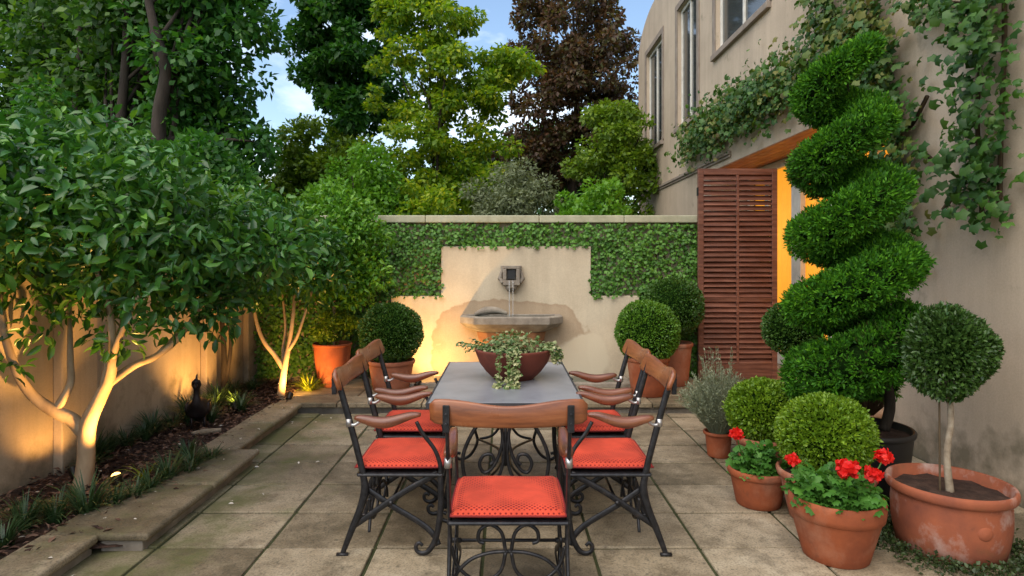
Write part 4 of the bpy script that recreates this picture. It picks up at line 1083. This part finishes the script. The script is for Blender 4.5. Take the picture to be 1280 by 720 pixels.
# planted bowl on the table
bo = empty('planted_bowl', (.055, 4.26, TZ + .001), 0, 'dark red bowl of trailing variegated ivy at the middle of the table', 'planter')
m = MB(); m.lathe([(.001, 0), (.14, 0), (.145, .012), (.145, .012), (.15, .012), (.19, .05), (.235, .11), (.262, .18), (.268, .195), (.268, .205), (.255, .207), (.248, .195), (.22, .15)], 48); m.build('bowl', M['bowl'], bo, smooth=True)
m = MB(); m.lathe([(.001, .175), (.245, .17)], 32); m.build('soil', M['soil'], bo)
n = 620
d = rdir(n); d[:, 2] = np.abs(d[:, 2]); r_ = rng.uniform(.1, 1, n) ** .5
P = d * r_[:, None] * np.array([.225, .21, .13]) + np.array([0, 0, .19])
Q = []; stm = MB()
for k in range(9):
    a = math.pi * random.uniform(1.36, 1.53) if k < 5 else random.uniform(0, 2 * math.pi); ln = random.uniform(.12, .25) if k < 5 else random.uniform(.04, .09)
    if k in (0, 1): a = math.pi * 1.40 + k * .35; ln = .26
    c, s_ = math.cos(a), math.sin(a)
    pts = [Vector((c * .2, s_ * .2, .2)), Vector((c * .275, s_ * .275, .225)), Vector((c * .31, s_ * .31, .2 - ln * .4)), Vector((c * .30, s_ * .30, max(.012, .2 - ln)))]
    if ln > .2: pts.append(Vector((c * .36, s_ * .36, .012)))
    stm.tube(pts, .0025, 5, 4); q, _ = spline(pts, [0] * len(pts), 8)
    for p in q:
        for _ in range(3): Q.append(p + Vector(rdir(1)[0]) * .018)
for k in range(7):   # stray horizontal shoots on the left
    a = math.pi + random.uniform(-.4, .5); e = Vector((math.cos(a) * random.uniform(.3, .4), math.sin(a) * .36, .2 + random.uniform(0, .07)))
    b0 = Vector((-.12, 0, .2)); stm.tube([b0, e], .002, 4)
    for q in range(16): Q.append(b0.lerp(e, .2 + .8 * q / 15) + Vector(rdir(1)[0]) * .01)
Q = np.array([tuple(q) for q in Q]); P = np.concatenate([P, Q]); n = len(P); P[:, 2] = np.maximum(P[:, 2], .012)
dd = unit(P * np.array([1, 1, .6]) - np.array([0, 0, .05]))
s_ = rng.uniform(.018, .038, n)
leaves('ivy', T_IVY, P, dd * np.array([1, 1, .3]) + rdir(n) * .5 + np.array([0, 0, -.3]), dd + rdir(n) * .45 + np.array([0, 0, .4]), s_, s_, M['L_varieg'], bo)
stm.build('stems', M['L_ivy'], bo)


def make_chair():
    root = empty('garden_chair', (0, 0, 0))
    U = .27
    fx = .255
    def pt(s, u, z, dx=0): return (s * (fx + dx), u - U, z)
    for s in (-1, 1):
        m = MB()
        up = (s, 0, 0)
        m.tube([pt(s, -.035, .955), pt(s, -.005, .86), pt(s, .04, .70), pt(s, .085, .53), pt(s, .11, .42), pt(s, .118, .345), pt(s, .095, .25), pt(s, .055, .15), pt(s, .02, .06), pt(s, .0, .008)], [.015, .017, .0175, .0175, .018, .021, .0195, .018, .015, .0125], 8, 4, .5, up)
        m.tube([pt(s, -.03, .006), pt(s, .03, .006)], .012, 8, 0, .8)
        m.build('back_leg', M['iron'], root, smooth=True)
        m = MB()
        m.tube([pt(s, .515, .43), pt(s, .52, .34), pt(s, .515, .22), pt(s, .495, .10), pt(s, .46, .03), pt(s, .425, .012), pt(s, .395, .022), pt(s, .388, .05), pt(s, .405, .066), pt(s, .422, .052)], [.0145, .016, .0165, .0155, .0145, .0125, .0115, .011, .010, .009], 8, 5, .55, up)
        m.build('front_leg', M['iron'], root, smooth=True)
        m = MB()
        m.tube([pt(s, .055, .15, -.012), pt(s, .18, .235, -.014), pt(s, .33, .335, -.014), pt(s, .50, .43, -.012)], .0165, 8, 4, .32, up)
        m.tube([pt(s, .118, .345, -.026), pt(s, .25, .255, -.026), pt(s, .40, .165, -.026), pt(s, .475, .105, -.02), pt(s, .505, .05, -.01)], .0165, 8, 4, .32, up)
        m.tube([pt(s, .255, .275, .004), pt(s, .255, .275, -.04)], .012, 8)
        m.build('cross_brace', M['iron'], root, smooth=True)
        # arm: wavy timber
        m = MB(); rings = []
        for k in range(25):
            t = k / 24; u = .068 + .345 * t
            zc = .712 + .017 * math.cos(t * 2 * math.pi * .95 + .5) + .014 * t
            hh = .008 + .022 * math.sin(math.pi * min(1, t * 1.02)) ** .6 * (1 - .25 * t); hw = .012 + .016 * math.sin(math.pi * (.1 + .85 * t))
            rings.append([pt(s, u, zc + hh * sv, hw * cv * s * 1.0 + .004) for cv, sv in [(1, -.7), (1, .6), (.6, 1), (-.6, 1), (-1, .6), (-1, -.7), (-.6, -1), (.6, -1)]])
        m.loft(rings); ar = m.build('arm', M['arm'], root, smooth=True)
        m = MB()
        m.tube([pt(s, .035, .70), pt(s, .05, .688), pt(s, .07, .69), pt(s, .095, .708)], [.012, .01, .009, .009], 8, 4)
        m.tube([pt(s, .035, .72), pt(s, .035, .68)], .016, 8)
        m.build('arm_fitting', M['steel'], ar, smooth=True)
        m = MB()
        m.tube([pt(s, .39, .705), pt(s, .425, .64), pt(s, .485, .56), pt(s, .515, .48), pt(s, .515, .43)], [.010, .011, .011, .012, .013], 8, 4, .7, up)
        m.build('arm_support', M['iron'], ar, smooth=True)
    # back rail
    m = MB(); rings = []
    for k in range(33):
        t = -1 + 2 * k / 32; x = .325 * t; a = abs(t)
        zt = .968 - .012 * math.cos(a * math.pi * 1.25) ** 1 + .004
        zb = .868 + .014 * a ** 3
        if a > .93: q = (a - .93) / .07; zt -= .018 * q * q; zb += .012 * q * q
        yb = -.305 + .035 * a * a; th = .012
        yt = yb - .022
        rings.append([(x, yb - th, zb), (x, yb - th * 1.1, zb + .01), (x, yt - th, zt - .008), (x, yt - th * .4, zt), (x, yt + th * .4, zt), (x, yt + th, zt - .008), (x, yb + th * 1.1, zb + .01), (x, yb + th, zb)])
    m.loft(rings); rl = m.build('back_rail', M['rail'], root, smooth=True)
    for s in (-1, 1):
        m = MB()
        m.box(s * fx - .014, s * fx + .014, -.323, -.299, .85, .962)
        for z in (.885, .925): m.tube([(s * fx, -.328, z), (s * fx, -.318, z)], .006, 8)
        m.build('rail_bracket', M['iron'], rl, bevel=.003)
    # seat frame
    m = MB()
    y0, y1 = .085 - U, .525 - U
    m.tube([(-fx, y0, .425), (fx, y0, .425)], .0105, 8); m.tube([(-fx, y1, .425), (fx, y1, .425)], .0105, 8)
    for s in (-1, 1): m.tube([(s * fx, y0, .425), (s * fx, y1, .425)], .0105, 8)
    m.box(-fx + .012, fx - .012, y0 + .012, y1 - .012, .424, .434)
    m.build('seat_frame', M['iron'], root, smooth=False)
    # scrolled stretcher
    m = MB(); yy_ = .14 - U
    for s in (-1, 1):
        m.tube([(s * .012, yy_, .275), (s * .03, yy_, .36), (s * .08, yy_, .395), (s * .125, yy_, .37), (s * .13, yy_, .325), (s * .105, yy_, .315)], .0085, 8, 5)
        m.tube([(s * .012, yy_, .275), (s * .035, yy_, .19), (s * .10, yy_, .15), (s * .17, yy_, .165), (s * .225, yy_, .22), (s * .25, yy_, .30)], .0085, 8, 5)
        m.tube([(s * .0, yy_, .278), (s * .08, yy_, .272), (s * .16, yy_, .245), (s * .22, yy_, .19), (s * .25, yy_, .12)], .0085, 8, 5)
    m.build('stretcher', M['iron'], root, smooth=True)
    m = MB(); m.tube([(-fx, .255 - U, .275), (fx, .255 - U, .275)], .008, 8); m.build('cross_rod', M['iron'], root, smooth=True)
    # cushion
    m = MB(); nxx, nyy = 18, 18
    def cu(i, j, top):
        a = -1 + 2 * i / nxx; b_ = -1 + 2 * j / nyy
        x = .252 * a * (1 - .025 * b_ * b_ * a * a); y = (.075 + .46 * (b_ + 1) / 2) - U - .01
        e = max(0, 1 - max(abs(a), abs(b_)) ** 7)
        z = .462 + (.026 * e ** .4 + .004 * (1 - a * a) * (1 - b_ * b_) + .0025 * math.sin(a * 5 + b_ * 3) * e) * (1 if top else -.75)
        return (x, y, z)
    vt = [cu(i, j, True) for j in range(nyy + 1) for i in range(nxx + 1)]; vb = [cu(i, j, False) for j in range(nyy + 1) for i in range(nxx + 1)]
    w1 = nxx + 1; fs = []
    for j in range(nyy):
        for i in range(nxx):
            q = j * w1 + i; fs.append((q, q + 1, q + w1 + 1, q + w1))
    m.add(vt, fs); m.add(vb, [tuple(reversed(f)) for f in fs])
    cs = m.build('cushion', M['cushion'], root, smooth=True)
    m = MB()
    loop = [cu(i, 0, True) for i in range(nxx + 1)] + [cu(nxx, j, True) for j in range(1, nyy + 1)] + [cu(i, nyy, True) for i in range(nxx - 1, -1, -1)] + [cu(0, j, True) for j in range(nyy - 1, -1, -1)]
    m.tube(loop, .0045, 6); m.build('piping', M['piping'], cs, smooth=True)
    return root

ch0 = make_chair()
CG = 'folding armchairs round the table'
spots = [(.012, 2.83, 0, 'red cushioned iron armchair seen from behind at the near end of the table'),
         (-.59, 3.50, R(-90), 'red cushioned iron armchair at the left side of the table, nearer of its pair'),
         (-.635, 4.20, R(-91), 'red cushioned iron armchair at the left side of the table, farther of its pair'),
         (.575, 3.50, R(90), 'red cushioned iron armchair at the right side of the table, nearer of its pair'),
         (.605, 4.20, R(91), 'red cushioned iron armchair at the right side of the table, farther of its pair')]
for i, (x, y, a, lb) in enumerate(spots):
    o = ch0 if i == 0 else copy_tree(ch0)
    o.location = (x, y, .002); o.rotation_euler = (0, 0, a); tag(o, lb, 'chair', CG)


# ------------------------------------------------------------------ lamps
uplight((-2.50, 3.96, .08), (-2.72, 4.03, .85), 55, 'glowing bed uplight beside the nearest lemon tree trunk', R(88), .8, True)
uplight((-2.28, 6.50, .06), (-2.24, 7.0, .55), 30, 'bed uplight among yellow grass by the orange citrus pot', R(150))
uplight((-2.66, 6.05, .06), (-3.15, 6.3, .8), 23, 'bed uplight washing the side wall behind the slender tree', R(130))
uplight((-2.92, 4.17, .06), (-3.2, 4.3, .7), 4.5, 'bed uplight washing the side wall behind the nearest lemon tree', R(130))
uplight((-1.0, 7.02, .10), (-.72, 7.65, .62), 36, 'fountain uplight left of the stone basin', R(130), .9, False, (1, .56, .19))
